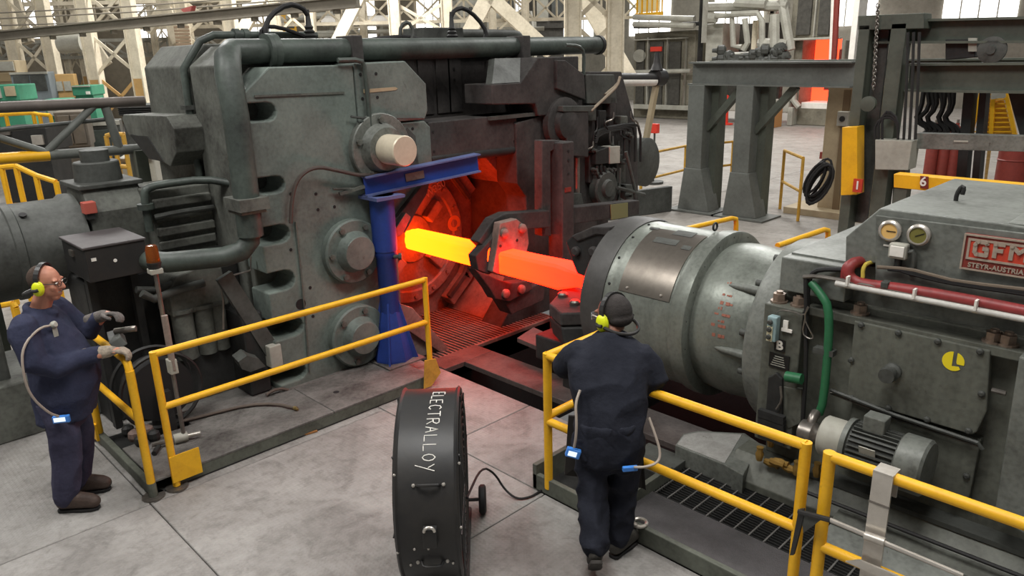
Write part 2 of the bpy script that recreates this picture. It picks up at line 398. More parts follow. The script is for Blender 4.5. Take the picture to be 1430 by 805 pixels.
# ================================================================== FORGING PRESS
XF = -6.03
press = thing('forging_press', (-7.1, 5.2, 0), 'huge grey-green radial forging press with glowing red octagonal mouth', 'forging press')
def pl(mbpts, x): return [ax(p[0], p[1], x) for p in mbpts]
def yz(pts, x): return [V(x, a, b) for a, b in pts]
# left front housing with rounded notches down its outer edge
slots = []
for (l, r_, t, b) in ((345, 386, 142, 168), (357, 398, 244, 268), (362, 405, 311, 337), (366, 412, 374, 402), (374, 424, 440, 466), (385, 428, 505, 527)):
    pa = ax(r_, (t+b)/2, XF); h = (ax(r_, t, XF).z - ax(r_, b, XF).z)/2
    slots.append((pa.y, pa.z, h))
left = [(3.10, 2.98), (2.85, 2.78)]
for (ye, zc, h) in slots:
    left += [(2.85, zc+h), (ye-h, zc+h)]
    for a in (60, 30, 0, -30, -60): left.append((ye-h+h*math.cos(math.radians(a)), zc+h*math.sin(math.radians(a))))
    left += [(ye-h, zc-h), (2.85, zc-h)]
rightp = [(2.85, -.05), (4.74, -.05), (4.26, .5), (4.26, 1.45), (4.77, 1.98), (4.77, 2.36), (4.70, 2.43), (4.0, 2.44)]
MB().prism(yz(left+[(2.85, -.05), (4.74, -.05), (4.26, .5), (4.26, 1.45), (4.77, 1.98), (4.77, 2.36), (4.70, 2.425), (3.92, 2.425), (3.92, 2.98)], XF), (-.34, 0, 0)).build('left_housing', GREEN, press, bevel=.012)
up = [(3.925, 2.99), (4.5, 3.0), (4.74, 2.78), (4.74, 2.52), (4.70, 2.44), (3.925, 2.44)]
ub = MB().prism(yz(up, XF+.012), (-.36, 0, 0)).build('upper_left_block', GREEN, press, bevel=.012)
MB().prism(yz([(4.0,2.725),(4.36,2.735),(4.39,2.75),(4.36,2.765),(4.0,2.76)], XF+.014), (.003,0,0)).build('keyway', TANBOX, ub)
dot = raw_mesh(MB().cyl((0,0,0), (.004,0,0), .015, n=12), 'bolt_hole', RUBBER)
for px, py in ((503,104),(525,103),(506,138),(527,136)): 
    p = ax(px, py, XF+.012); inst(dot, 'bolt_hole', p, ub)
# seam ledge and fixing holes on the face
MB().prism([ax(355,133,XF), ax(480,128,XF), ax(480,131,XF), ax(355,136,XF)], (.012,0,0)).build('seam_ledge', GREENB, press)
for px, py in ((441,271),(444,293),(467,289),(406,271),(405,308),(406,349),(433,402),(437,442),(576,180)):
    inst(dot, 'bolt_hole', ax(px, py, XF), press)
big = raw_mesh(MB().cyl((0,0,0), (.004,0,0), .05, n=14), 'inspection_hole', RUBBER)
inst(big, 'inspection_hole', ax(420, 425, XF), press)
# groove line down the face
MB().tube([ax(413,310,XF+.01), ax(426,440,XF+.01), ax(432,520,XF+.01)], .008, 6).build('conduit', GREENB, press)
# body behind the front housings
def slab(x0, x1, zt, name, m, ylo, yhi, zb=.0, ch=.2):
    return MB().prism(yz([(ylo, zb), (ylo, zt-ch), (ylo+ch, zt), (yhi-ch, zt), (yhi, zt-ch), (yhi, zb)], x0), (x1-x0, 0, 0)).build(name, m, press, bevel=.015)
MB().prism(yz([(2.9,0),(2.9,2.78),(3.12,2.98),(4.2,2.98),(4.2,0)], -6.37), (-.73,0,0)).build('side_frame', GREENB, press, bevel=.015)
MB().prism(yz([(2.86,.0),(2.86,3.0),(3.08,3.17),(3.9,3.17),(3.9,0)], -6.45), (-.62,0,0)).build('front_frame', GREENB, press, bevel=.015)
slab(-7.2, -8.25, 3.2, 'rear_frame', GREENB, 2.88, 7.5)
MB().prism(yz([(6.2,0),(6.2,2.98),(7.2,2.98),(7.45,2.75),(7.45,0)], -6.37), (-.73,0,0)).build('side_frame', SOOT, press, bevel=.015)
# right front housing, mirrored, blackened by the heat
rh = [(10.4-a, b) for a, b in [(3.10, 2.75), (2.95, 2.6), (2.95, -.05), (4.74, -.05), (4.26, .5), (4.26, 1.45), (4.40, 1.62), (4.40, 2.3), (4.0, 2.35), (4.0, 2.75)]]
MB().prism(yz(rh, XF-.02), (-.34,0,0)).build('right_housing', SOOT, press, bevel=.012)
rb = [(5.58,2.53),(5.58,2.73),(5.86,3.0),(6.9,3.0),(6.9,2.3),(6.36,2.34),(6.28,2.42),(5.62,2.42)]
MB().prism(yz([(5.59,2.53),(5.59,2.74),(6.02,2.74),(6.3,3.0),(7.0,3.0),(7.0,2.36),(6.3,2.36),(6.25,2.5)], XF+.05), (-.45,0,0)).build('upper_right_block', SOOT, press, bevel=.012)
MB().prism([V(XF+.04,5.60,2.745),V(XF+.04,6.02,2.745),V(XF-.2,6.28,3.0),V(XF-.2,5.88,3.0)], (-.1,0,-.01)).build('chamfer_plate', DGREY, press)
MB().prism(yz([(5.6,2.36),(5.6,2.4),(6.3,2.4),(6.3,2.36)], XF), (-.4,0,0)).build('slot_ledge', DGREY, press)
# recessed upper wall and cross beam over the mouth
rw = MB().box((-7.0, 4.3, 2.1), (-6.75, 6.3, 3.1)).build('recess_wall', SOOT, press)
for y in (4.95, 5.2, 5.45, 5.62): MB().box((-6.75, y, 2.42), (-6.73, y+.2, 3.05)).build('wall_panel', SOOT, rw, bevel=.005)
for z in (2.78, 2.9):
    inst(dot, 'bolt_hole', (-6.72, 5.7, z), rw)
cb = MB().box((-6.5, 4.78, 1.99), (-6.08, 6.05, 2.4)).build('cross_beam', SOOT, press, bevel=.012)
MB().cyl((-6.12, 4.8, 2.02), (-6.12, 6.03, 2.0), .055, n=14).build('cross_rod', DARK, cb, smooth=True)
for y in (4.84, 6.0):
    for z in (2.1, 2.3): inst(dot, 'bolt_hole', (-6.08, y, z), cb)
# octagonal mouth liner, panel by panel
oc = [(5.2+1.22*math.cos(math.radians(22.5+45*i)), .97+1.22*math.sin(math.radians(22.5+45*i))) for i in range(8)]
for i in range(8):
    a, b = oc[i], oc[(i+1) % 8]
    if b[1] < -.1 and a[1] < -.1: continue
    ca = (5.2+(a[0]-5.2)*1.1, .97+(a[1]-.97)*1.1); cb_ = (5.2+(b[0]-5.2)*1.1, .97+(b[1]-.97)*1.1)
    MB().prism(yz([a, b, cb_, ca], -6.42), (-.74, 0, 0)).build('liner_panel', SCALE, press, bevel=.008)
MB().box((-7.25, 3.9, -.1), (-7.16, 6.5, 2.3)).build('back_plate', SCALE, press)
# hammer disc with its blocks and chalk mark
disc = MB().lathe((-7.16, 5.2, .97), (1,0,0), [(0,.8),(.1,.8),(.12,.78),(.12,.66),(.1,.64),(.1,.3),(.13,.28),(.13,.12),(.05,.12)], 40).build('hammer_disc', SCALE, press, smooth=True)
bolt6 = raw_mesh(MB().cyl((0,0,0),(.03,0,0),.03,n=6), 'disc_bolt', SCALE)
for i in range(16):
    a = 2*PI*i/16; inst(bolt6, 'disc_bolt', (-7.05, 5.2+.72*math.cos(a), .97+.72*math.sin(a)), disc)
for i in (38, 62, -28, -50, 150, 215):
    a = math.radians(i); c = V(-7.02, 5.2+.98*math.cos(a), .97+.98*math.sin(a))
    if c.z < -.05: continue
    m3 = Matrix.Rotation(a, 3, 'X')
    MB().obox(c, (.16, .14, .42), m3).build('clamp_block', SCALE, press, bevel=.012)
    MB().obox(c+V(.1,-.1*math.cos(a),-.1*math.sin(a)), (.06, .06, .4), m3).build('clamp_strip', SOOT, press, bevel=.008)
for a in (45, 135, 225, 315):
    a = math.radians(a); c = V(-7.0, 5.2+.42*math.cos(a), .97+.42*math.sin(a))
    MB().obox(c, (.12, .26, .12), Matrix.Rotation(a, 3, 'X')).build('hammer_head', SCALE, press, bevel=.015)
t = text_mb('W350', .13, .002); place(t, tuple(ax(608,264,-7.03)), (0,.93,.37), (0,-.37,.93), (1,0,0)); t.build('chalk_mark', BRIGHT, disc)
MB().lathe(tuple(ax(634,312,-7.04)),(1,0,0),[(0,.05),(0,.1),(.004,.1),(.004,.05)],20,cap=False).build('chalk_ring', mat('chalk_ring','b98a52',.7), disc)
# dark guide plate slanting over the mouth, and its pale tip
gp = MB().prism([ax(604,240,-5.97), ax(596,272,-5.97), ax(585,290,-5.97), ax(566,325,-5.97), ax(548,330,-5.97), ax(550,310,-5.97)], (-.1,0,0)).build('guide_plate', SOOT, press, bevel=.008)
MB().prism([ax(567,297,-5.9), ax(574,303,-5.9), ax(562,328,-5.9), ax(550,333,-5.9), ax(549,325,-5.9)], (-.06,0,0)).build('guide_tip', BARE, gp, bevel=.004)
# lower lip of the mouth
MB().prism([ax(560,425,-5.98), ax(576,430,-5.98), ax(628,488,-5.98), ax(622,497,-5.98), ax(560,455,-5.98)], (-.05,0,0)).build('mouth_lip', SCALE, press, bevel=.006)
# flanges
hexb = raw_mesh(MB().cyl((0,0,0),(.04,0,0),.03,n=6), 'flange_bolt', GREENB)
def flange(px, py, r, prof, m, bolts=8, ph=0, name='flange'):
    c = ax(px, py, XF)
    f = MB().lathe(c, (1,0,0), prof, 40).build(name, m, press, smooth=True)
    for i in range(bolts):
        a = 2*PI*(i+ph)/bolts
        inst(hexb if i % 2 == 0 else dot, 'flange_bolt' if i % 2 == 0 else 'bolt_hole', c+V(prof[1][0], r*.82*math.cos(a), r*.82*math.sin(a)), f)
    return f
fl = flange(528, 207, .33, [(0,.33),(.06,.33),(.07,.32),(.07,.24),(.1,.22),(.16,.2),(.16,.155)], MANI, 10, .5)
MB().lathe(ax(528,207,XF)+V(.02,0,0), (1,0,0), [(0,.14),(.4,.14),(.41,.132)], 32).build('drive_shaft', IVORY, press, smooth=True)
flange(489, 350, .31, [(0,.31),(.07,.31),(.085,.295),(.085,.2),(.11,.19),(.13,.17),(.17,.165),(.18,.155),(.18,.1)], GREEN, 12)
flange(497, 467, .31, [(0,.31),(.07,.31),(.085,.295),(.085,.2),(.11,.19),(.13,.17),(.17,.165),(.18,.155),(.18,.1)], GREEN, 12, .5)
# thin dark patch on the face behind the shaft
MB().prism([ax(568,178,XF), ax(580,190,XF), ax(585,235,XF), ax(575,240,XF), ax(563,190,XF)], (.004,0,0)).build('oil_smear', DGREY, press)
# pipes on the press
MB().tube([V(-5.95,2.72,1.62), V(-5.96,2.73,2.0), V(-5.98,2.74,2.6), V(-6.03,2.745,2.93), V(-6.12,2.80,3.06), V(-6.3,2.92,3.11), V(-6.35,3.2,3.11), V(-6.38,5.0,3.115), V(-6.4,7.85,3.13)], .105, 18).build('main_pipe', PIPEG, press, smooth=True)
MB().tube([V(-5.95,2.72,1.68), V(-5.96,2.71,1.58), V(-5.98,2.64,1.5), V(-6.02,2.5,1.47), V(-6.14,2.25,1.47), V(-6.22,2.1,1.47), V(-6.4,2.03,1.47), V(-6.7,2.0,1.47)], .085, 16).build('return_pipe', PIPEG, press, smooth=True)
pf = raw_mesh(MB().box((-.15,-.13,-.05),(.15,.13,.05)), 'pipe_clamp', GREENB)
inst(pf, 'pipe_clamp', (-5.97,2.73,1.9), press)
MB().box((-6.1,2.62,1.82),(-5.85,2.84,1.84)).build('clamp_plate', BARE, press)
for y in (3.25, ): MB().lathe((-6.35,y,3.11),(0,1,0),[(0,.15),(.035,.15),(.04,.14),(.07,.15),(.1,.15)],20).build('pipe_flange', PIPEG, press, smooth=True)
for y in (4.13, 6.4): MB().box((-6.52,y-.06,2.95),(-6.24,y+.06,3.24)).build('pipe_clamp', SOOT, press, bevel=.01)
MB().lathe((-6.4,7.85,3.13),(0,1,0),[(0,.12),(.05,.12),(.06,.04),(.12,.03)],16).build('pipe_end_cap', DARK, press, smooth=True)
MB().tube([V(-6.0,3.75,3.02), V(-5.98,3.98,3.02), V(-5.98,4.02,2.95), V(-5.98,4.02,2.2), V(-5.98,4.06,1.9), V(-5.98,4.13,1.85), V(-5.98,4.3,1.85)], .022, 8, 1).build('lube_pipe', PIPEG, press, smooth=True)
MB().tube([ax(406,312,-5.98), ax(407,280,-5.97), ax(415,248,-5.95), ax(440,232,-5.93), ax(470,238,-5.93), ax(510,247,-5.93), ax(545,238,-5.95)], .018, 8, 2).build('hose', mat('brown_hose','4b423d',.6), press, smooth=True)
MB().tube([ax(465,264,-5.98), ax(512,264,-5.98)], .012, 6).build('drain_tube', GREENB, press)
MB().tube([ax(590,165,-5.98), ax(505,165,-5.98), ax(490,163,-5.98)], .012, 6).build('drain_tube', DGREY, press)
MB().tube([ax(500,170,-5.97), ax(545,168,-5.97), ax(548,176,-5.97), ax(543,182,-5.97)], .01, 6).build('drain_tube', PIPEG, press)
# tall thin pipe in the gap of the side frames
MB().tube([V(-7.15,2.84,1.9), V(-7.13,2.83,2.5), V(-7.12,2.83,2.98), V(-7.08,3.0,3.22), V(-7.05,3.12,3.27), V(-7.0,3.6,3.27), V(-6.9,4.1,3.26)], .035, 10).build('riser_pipe', PIPEG, press, smooth=True)
MB().box((-7.2,2.78,2.62),(-7.08,2.86,2.66)).build('pipe_clip', DGREY, press)
MB().lathe((-7.03,3.3,3.27),(0,1,0),[(0,.06),(.05,.06),(.05,.045),(.09,.045),(.09,.06),(.14,.06)],12).build('pipe_union', PIPEG, press, smooth=True)
MB().tube([V(-7.2,2.87,1.2),V(-7.2,2.87,2.9)], .03, 8).build('riser_pipe', PIPEG, press, smooth=True)
# wiring and cable boots along the top
for (y, h, s) in ((4.02, .34, -1), (5.85, .36, 1)):
    MB().lathe((-6.9, y, 3.16), (0,0,1), [(0,.13),(.04,.12),(.08,.06),(.1,.07),(.12,.045),(.14,.055),(.16,.035),(.18,.045),(.2,.03),(h,.018)], 14).build('cable_boot', DARK, press, smooth=True)
    MB().tube([V(-6.9,y,3.16+h-.05), V(-6.9,y+s*.05,3.16+h+.02), V(-6.9,y+s*.2,3.16+h+.05), V(-6.9,y+s*.4,3.16+h-.06), V(-6.85,y+s*.5,3.3), V(-6.85,y+s*.45,3.2)], .025, 8, 1).build('cable', RUBBER, press, smooth=True)
MB().tube([V(-6.9,3.5,3.2),V(-6.9,3.52,3.34),V(-6.9,3.7,3.34),V(-6.9,3.95,3.26),V(-6.9,4.1,3.2)], .02, 8, 1).build('cable', RUBBER, press, smooth=True)
MB().tube([V(-6.75,5.0,3.22),V(-6.75,5.02,3.36),V(-6.72,5.1,3.4),V(-6.7,5.15,3.3),V(-6.7,5.12,3.22)], .02, 8, 1).build('cable', DGREY, press, smooth=True)
MB().tube([V(-6.75,4.5,3.2),V(-6.75,4.75,3.23),V(-6.75,5.1,3.25),V(-6.75,5.25,3.22)], .022, 8, 1).build('cable', RUBBER, press, smooth=True)
MB().box((-7.2,3.6,3.1),(-6.6,7.3,3.19)).build('top_deck', SOOT, press, bevel=.01)
MB().tube([V(-7.4,6.0,3.3),V(-7.4,7.3,3.3),V(-7.4,7.45,3.28),V(-7.4,7.5,3.1)], .06, 12, 1).build('top_pipe', DGREY, press, smooth=True)
MB().box((-7.5,5.6,3.19),(-7.1,6.2,3.36)).build('junction_block', DGREY, press, bevel=.01)
# chute hood on the outer side of the press
h1 = [ay(x, y, 2.6) for x, y in ((170,166),(172,160),(232,162),(243,180),(246,214),(238,233),(226,226),(206,192),(180,190))]
hd = MB().prism(h1, (0,.3,0)).build('chute_hood', GREENB, press, bevel=.01)
MB().prism([ay(181,188,2.59), ay(206,192,2.59), ay(228,226,2.59), ay(208,222,2.59)], (0,.03,0)).build('chute_mouth', DARK, hd)
# right-hand servo cluster of the press
sv = MB().box((-6.35, 6.98, .0), (-6.1, 7.75, 2.25)).build('servo_frame', SOOT, press, bevel=.01)
MB().lathe(ax(782,172,-6.02), (1,0,0), [(0,.3),(.08,.3),(.09,.28),(.09,.2),(.16,.18),(.18,.1)], 28).build('servo_flange', SOOT, press, smooth=True)
MB().prism([ax(792,155,-5.85), ax(822,155,-5.85), ax(822,220,-5.85), ax(792,217,-5.85)], (-.22,0,0)).build('cylinder_block', SOOT, press, bevel=.012)
MB().prism([ax(786,148,-5.84), ax(830,148,-5.84), ax(830,156,-5.84), ax(786,156,-5.84)], (-.26,0,0)).build('cylinder_cap', DGREY, press, bevel=.006)
MB().tube([ax(806,220,-5.95), ax(806,272,-5.95)], .035, 10).build('piston_rod', BARE, press, smooth=True)
MB().prism([ax(798,270,-5.9), ax(812,270,-5.9), ax(816,290,-5.9), ax(795,290,-5.9)], (-.15,0,0)).build('rod_clevis', DGREY, press, bevel=.006)
MB().prism([ax(778,84,-5.93), ax(790,84,-5.93), ax(816,104,-5.93), ax(818,140,-5.93), ax(778,124,-5.93)], (-.3,0,0)).build('gusset', SOOT, press, bevel=.01)
MB().prism([ax(818,104,-5.98), ax(858,104,-5.98), ax(862,145,-5.98), ax(820,145,-5.98)], (-.5,0,0)).build('valve_body', DGREY, press, bevel=.01)
MB().lathe(ax(878,225,-6.5), (1,.1,0), [(0,.2),(.02,.33),(.3,.34),(.33,.3),(.34,.1)], 28).build('servo_motor', DGREY, press, smooth=True)
MB().prism([ax(822,100,-6.1), ax(868,100,-6.1), ax(890,180,-6.1), ax(892,300,-6.1), ax(800,300,-6.1)], (-.25,0,0)).build('servo_plate', SOOT, press, bevel=.012)
for px, py, w_, h_, mm in ((826,158,14,22,DGREY),(842,168,10,28,DARK),(856,150,8,30,SOOT),(868,236,12,40,DGREY),(826,236,6,40,SOOT),(880,270,12,24,DGREY),(846,262,10,34,DARK),(872,168,10,12,GREENB)):
    MB().prism([ax(px-w_/2,py-h_/2,-5.98), ax(px+w_/2,py-h_/2,-5.98), ax(px+w_/2,py+h_/2,-5.98), ax(px-w_/2,py+h_/2,-5.98)], (-.14,0,0)).build('servo_valve', mm, press, bevel=.012)
MB().lathe(ax(838,262,-6.0), (1,0,0), [(0,.22),(.1,.22),(.12,.2),(.12,.12),(.16,.1)], 24).build('valve_cover', DGREY, press, smooth=True)
MB().prism([ax(832,212,-5.9), ax(852,205,-5.9), ax(852,228,-5.9), ax(832,230,-5.9)], (-.2,0,0)).build('valve_block', DARK, press, bevel=.006)
MB().prism([ax(852,205,-5.88), ax(866,204,-5.88), ax(866,228,-5.88), ax(852,229,-5.88)], (-.15,0,0)).build('connector_box', PALEG, press, bevel=.006)
for i in range(4):
    o = i*5
    MB().tube([ax(832,200-o*.6,-5.95), ax(836,188-o*.5,-5.95), ax(866+o,180-o*.5,-5.95), ax(872+o*1.5,183-o*.4,-5.95), ax(872+o*1.5,226,-5.95)], .018, 8, 1).build('hydraulic_line', DARK, press, smooth=True)
for i in range(3):
    o = i*5
    MB().tube([ax(834+o,232,-5.9), ax(834+o,246-o*.6,-5.9), ax(840+o,252-o*.8,-5.9), ax(856,249-o,-5.9)], .018, 8, 1).build('hydraulic_line', DARK, press, smooth=True)
for k in range(14):
    x0 = 826+random.random()*56; y0 = 150+random.random()*110; x1 = x0+random.uniform(-14,14); y1 = y0+random.uniform(14,44)
    MB().tube([ax(x0,y0,-5.94), ax(x0,(y0+y1)/2,-5.93), ax(x1,(y0+y1)/2+4,-5.93), ax(x1,y1,-5.95)], .012, 6, 1).build('hydraulic_line', (DARK, DGREY, BARE)[k % 3], press, smooth=True)
for k in range(12):
    MB().lathe(ax(824+random.random()*60, 150+random.random()*130, -5.97), (1,0,0), [(0,.03),(.05,.03),(.05,.02),(.09,.02)], 8).build('union_nut', DGREY, press)
for px in (848, 858, 866): MB().tube([ax(px,235,-5.92), ax(px-2,290,-5.92)], .016, 7).build('hydraulic_line', DGREY, press, smooth=True)
MB().tube([ax(874,212,-5.85), ax(886,262,-5.85), ax(888,300,-5.85)], .022, 8).build('brace_rod', DGREY, press)
MB().tube([ax(862,262,-5.85), ax(900,272,-5.85)], .022, 8).build('brace_rod', DGREY, press)
MB().tube([ax(845,132,-5.9), ax(862,118,-5.9), ax(866,108,-5.9)], .016, 8, 1).build('tan_cable', mat('tan_cable','8f8270',.6), press, smooth=True)
MB().tube([ax(825,155,-5.85), ax(850,132,-5.85), ax(862,120,-5.85), ax(866,107,-5.85)], .018, 8, 1).build('tan_cable', MATS['tan_cable'], press, smooth=True)
MB().tube([ax(815,105,-6.0), ax(816,72,-6.0), ax(808,64,-6.0), ax(790,63,-6.0)], .02, 8, 1).build('lube_pipe', PIPEG, press, smooth=True)
# long horizontal duct arm at the press's far side with wrapped end
ar = thing('vent_arm', ax(890,108,-6.3), 'horizontal arm wrapped half black half white ending in black coupling', 'pipe arm')
MB().cyl(ax(862,110,-6.3), ax(918,110,-6.3), .075, n=14).build('wrapped_pipe', BLACK, ar, smooth=True)
MB().cyl(ax(866,114,-6.28), ax(914,114,-6.28), .06, n=14).build('white_wrap', WHITE, ar, smooth=True)
MB().cyl(ax(914,108,-6.3), ax(924,108,-6.3), .12, n=14).build('coupling', BLACK, ar, smooth=True)
MB().lathe(ax(917,98,-6.3), (0,0,1), [(0,.09),(.07,.06),(.1,.05),(.24,.03)], 12).build('riser', BLACK, ar, smooth=True)
MB().bar(ax(917,115,-6.3), ax(899,212,-6.3), .07, .07).build('support_leg', TANBOX, ar)

# ================================================================== GLOWING BAR
def hot():
    m = bpy.data.materials.new('white_hot_steel'); m.use_nodes = True; nt = m.node_tree; b = nt.nodes['Principled BSDF']
    N = nt.nodes.new; L = nt.links.new
    tc = N('ShaderNodeTexCoord'); sp = N('ShaderNodeSeparateXYZ'); L(tc.outputs['Object'], sp.inputs[0])
    n = N('ShaderNodeTexNoise'); n.inputs['Scale'].default_value = 5; n.inputs['Detail'].default_value = 6
    mp = N('ShaderNodeMapping'); mp.inputs['Scale'].default_value = (.3, 3, 3); L(tc.outputs['Object'], mp.inputs[0]); L(mp.outputs[0], n.inputs[0])
    a = N('ShaderNodeMath'); a.operation = 'MULTIPLY_ADD'; a.inputs[1].default_value = .12; L(n.outputs[0], a.inputs[0])
    mr = N('ShaderNodeMapRange'); mr.inputs[1].default_value = -1.3; mr.inputs[2].default_value = 1.3; L(sp.outputs[0], mr.inputs[0])
    L(mr.outputs[0], a.inputs[2])
    r = N('ShaderNodeValToRGB'); L(a.outputs[0], r.inputs[0]); e = r.color_ramp.elements
    e[0].position = .08; e[0].color = (1, .05, .0012, 1)
    e[1].position = 1.0; e[1].color = (.62, .0042, .001, 1)
    for p, c in ((.3, (1, .044, .001)), (.48, (1, .027, .0009)), (.62, (.85, .0092, .0009))):
        q = e.new(p); q.color = (*c, 1)
    L(r.outputs[0], b.inputs['Emission Color']); b.inputs['Emission Strength'].default_value = 14.0
    b.inputs['Base Color'].default_value = (.05, .02, .01, 1); b.inputs['Roughness'].default_value = .8
    return m
hs = .115; c_ = .025
sec = [(-hs+c_,-hs),(hs-c_,-hs),(hs,-hs+c_),(hs,hs-c_),(hs-c_,hs),(-hs+c_,hs),(-hs,hs-c_),(-hs,-hs+c_)]
mb = MB(); n = 8
stt = [(-7.06, .95), (-6.0, 1.0), (-5.6, 1.02), (-5.0, 1.04), (-4.62, 1.1), (-4.42, .62), (-4.05, .5)]
for x, s in stt: mb.v += [V(x, 5.2+a*s, .975+b*s) for a, b in sec]
for k in range(len(stt)-1):
    for i in range(n): mb.f.append((k*n+i, k*n+(i+1) % n, (k+1)*n+(i+1) % n, (k+1)*n+i))
mb.f += [tuple(range(n)), tuple(range((len(stt)-1)*n, len(stt)*n))]
tag(mb.build('steel_bar', hot()), 'glowing yellow-orange hot steel bar held between press and manipulator jaws', 'steel bar')

# ================================================================== STEADY REST (claw on its post)
sr = thing('steady_rest', (-5.6, 6.3, 0), 'dark steel steady rest clasping the hot bar with two bolted claws', 'steady rest')
MB().prism([ax(757,196,-5.62), ax(782,196,-5.62), ax(782,205,-5.62), ax(769,212,-5.62), ax(770,330,-5.62), ax(757,330,-5.62)], (-.12,0,0)).build('post_bracket', SOOT, sr, bevel=.01)
po = MB().box((-5.72, 6.16, -.4), (-5.5, 6.36, 2.1)).build('post', SOOT, sr, bevel=.012)
MB().box((-5.5, 6.2, 1.55), (-5.49, 6.3, 1.6)).build('tag_plate', REDD, po)
for z in (2.0, 1.9, 1.75): inst(dot, 'bolt_hole', (-5.498, 6.26, z), po)
MB().prism([ax(668,338,-5.55), ax(690,306,-5.55), ax(708,298,-5.55), ax(768,294,-5.55), ax(768,318,-5.55), ax(722,322,-5.55), ax(700,322,-5.55), ax(680,350,-5.55)], (-.14,0,0)).build('upper_arm', SOOT, sr, bevel=.012)
MB().prism([ax(796,290,-5.55), ax(893,280,-5.55), ax(893,300,-5.55), ax(796,314,-5.55)], (-.14,0,0)).build('tie_beam', SOOT, sr, bevel=.012)
MB().prism([ax(852,286,-5.54), ax(876,283,-5.54), ax(876,303,-5.54), ax(853,307,-5.54)], (.01,0,0)).build('worn_patch', mat('worn_yellow_green','74754f',.6), sr)
uj = MB().prism([ax(699,312,-5.42), ax(722,306,-5.42), ax(737,318,-5.42), ax(739,340,-5.42), ax(734,358,-5.42), ax(713,352,-5.42), ax(697,384,-5.42), ax(688,380,-5.42)], (-.1,0,0)).build('claw', SCALE, sr, bevel=.01)
MB().prism([ax(686,334,-5.5), ax(697,318,-5.5), ax(706,322,-5.5), ax(682,350,-5.5), ax(681,364,-5.5), ax(690,378,-5.5), ax(684,384,-5.5), ax(668,378,-5.5), ax(664,358,-5.5)], (-.12,0,0)).build('claw', SOOT, sr, bevel=.01)
lj = MB().prism([ax(663,376,-5.45), ax(680,384,-5.45), ax(700,392,-5.45), ax(712,396,-5.45), ax(742,392,-5.45), ax(745,404,-5.45), ax(712,422,-5.45), ax(692,418,-5.45), ax(684,404,-5.45)], (-.14,0,0)).build('claw', SOOT, sr, bevel=.012)
bh = raw_mesh(MB().lathe((0,0,0),(1,0,0),[(0,.05),(.03,.05),(.045,.03)],14), 'claw_bolt', SCALE, True)
for px, py in ((703,326),(728,319)): inst(bh, 'claw_bolt', ax(px, py, -5.42), uj)
for px, py in ((699,344),(722,336)): inst(dot, 'bolt_hole', ax(px, py, -5.418), uj)
for px, py in ((705,410),(727,404)): inst(bh, 'claw_bolt', ax(px, py, -5.45), lj)
MB().prism([ax(700,415,-5.5), ax(745,400,-5.5), ax(762,392,-5.5), ax(760,420,-5.5), ax(715,440,-5.5)], (-.2,0,0)).build('lower_arm', SOOT, sr, bevel=.012)

# ================================================================== BLUE JIB POST
jb = thing('jib_post', (-5.86, 3.95, .12), 'blue steel jib post with flared foot and swung grey-blue arm', 'jib crane')
pc = az(545, 497, .12)
JX, JY = pc.x+.09, pc.y-.02
MB().box((JX-.2, JY-.22, .119), (JX+.24, JY+.22, .135)).build('base_plate', STEP, jb)
def ngon(c, r, n, ph=0): return [(c[0]+r*math.cos(ph+2*PI*i/n), c[1]+r*math.sin(ph+2*PI*i/n)) for i in range(n)]
MB().lathe((JX,JY,.135), (0,0,1), [(0,.095),(1.05,.095),(1.07,.11),(1.12,.11),(1.12,.118),(1.66,.118)], 24).build('post', BLUE, jb, smooth=True)
for a in (45, 135, 225, 315):
    a = math.radians(a); d = V(math.cos(a), math.sin(a), 0); q = V(-math.sin(a), math.cos(a), 0)*.008
    b0 = V(JX, JY, .135)
    MB().prism([b0+d*.08-q, b0+d*.25-q, b0+d*.22+V(0,0,.1)-q, b0+d*.095+V(0,0,.6)-q], q*2).build('foot_gusset', BLUE, jb)
MB().lathe((JX,JY,.135),(0,0,1),[(0,.2),(.02,.2),(.5,.1)],8,).build('flared_foot', BLUE, jb)
topz = 1.795
a0, a1 = ax(514,268,-5.72), None
A0 = V(JX-.06, JY-.14, topz+.09)
# arm aimed so that its tip hangs before the press mouth
tip = ax(667, 227, -5.72)
dirv = (tip-A0).normalized(); sid = V(-dirv.y, dirv.x, 0)
arm = MB().bar(A0, tip, .012, .17).build('arm_web', BLUE, jb)
MB().bar(A0+V(0,0,.085), tip+V(0,0,.085), .13, .014).build('arm_flange', BLUEG, jb)
MB().bar(A0-V(0,0,.085), tip-V(0,0,.085), .13, .014).build('arm_flange', BLUEG, jb)
mid = A0*.58+tip*.42 - sid*.012
MB().bar(mid-dirv*.1, mid+dirv*.1, .006, .075).build('maker_plate', BARE, arm)
MB().box((JX-.16, JY-.16, topz-.03), (JX+.16, JY+.16, topz)).build('cap_plate', BLUEG, jb)
MB().bar(A0-dirv*.0, A0-dirv*.25+V(0,0,-.02), .03, .03).build('tail_lug', GREENB, jb)
MB().lathe((JX+.1, JY+.02, 1.2),(.7,.7,0),[(0,.02),(.05,.02),(.05,.035),(.08,.035)],8).build('clamp_bolt', DGREY, jb)
MB().box((JX-.12,JY-.17,1.18),(JX-.09,JY-.09,1.34)).build('latch', BARE, jb)

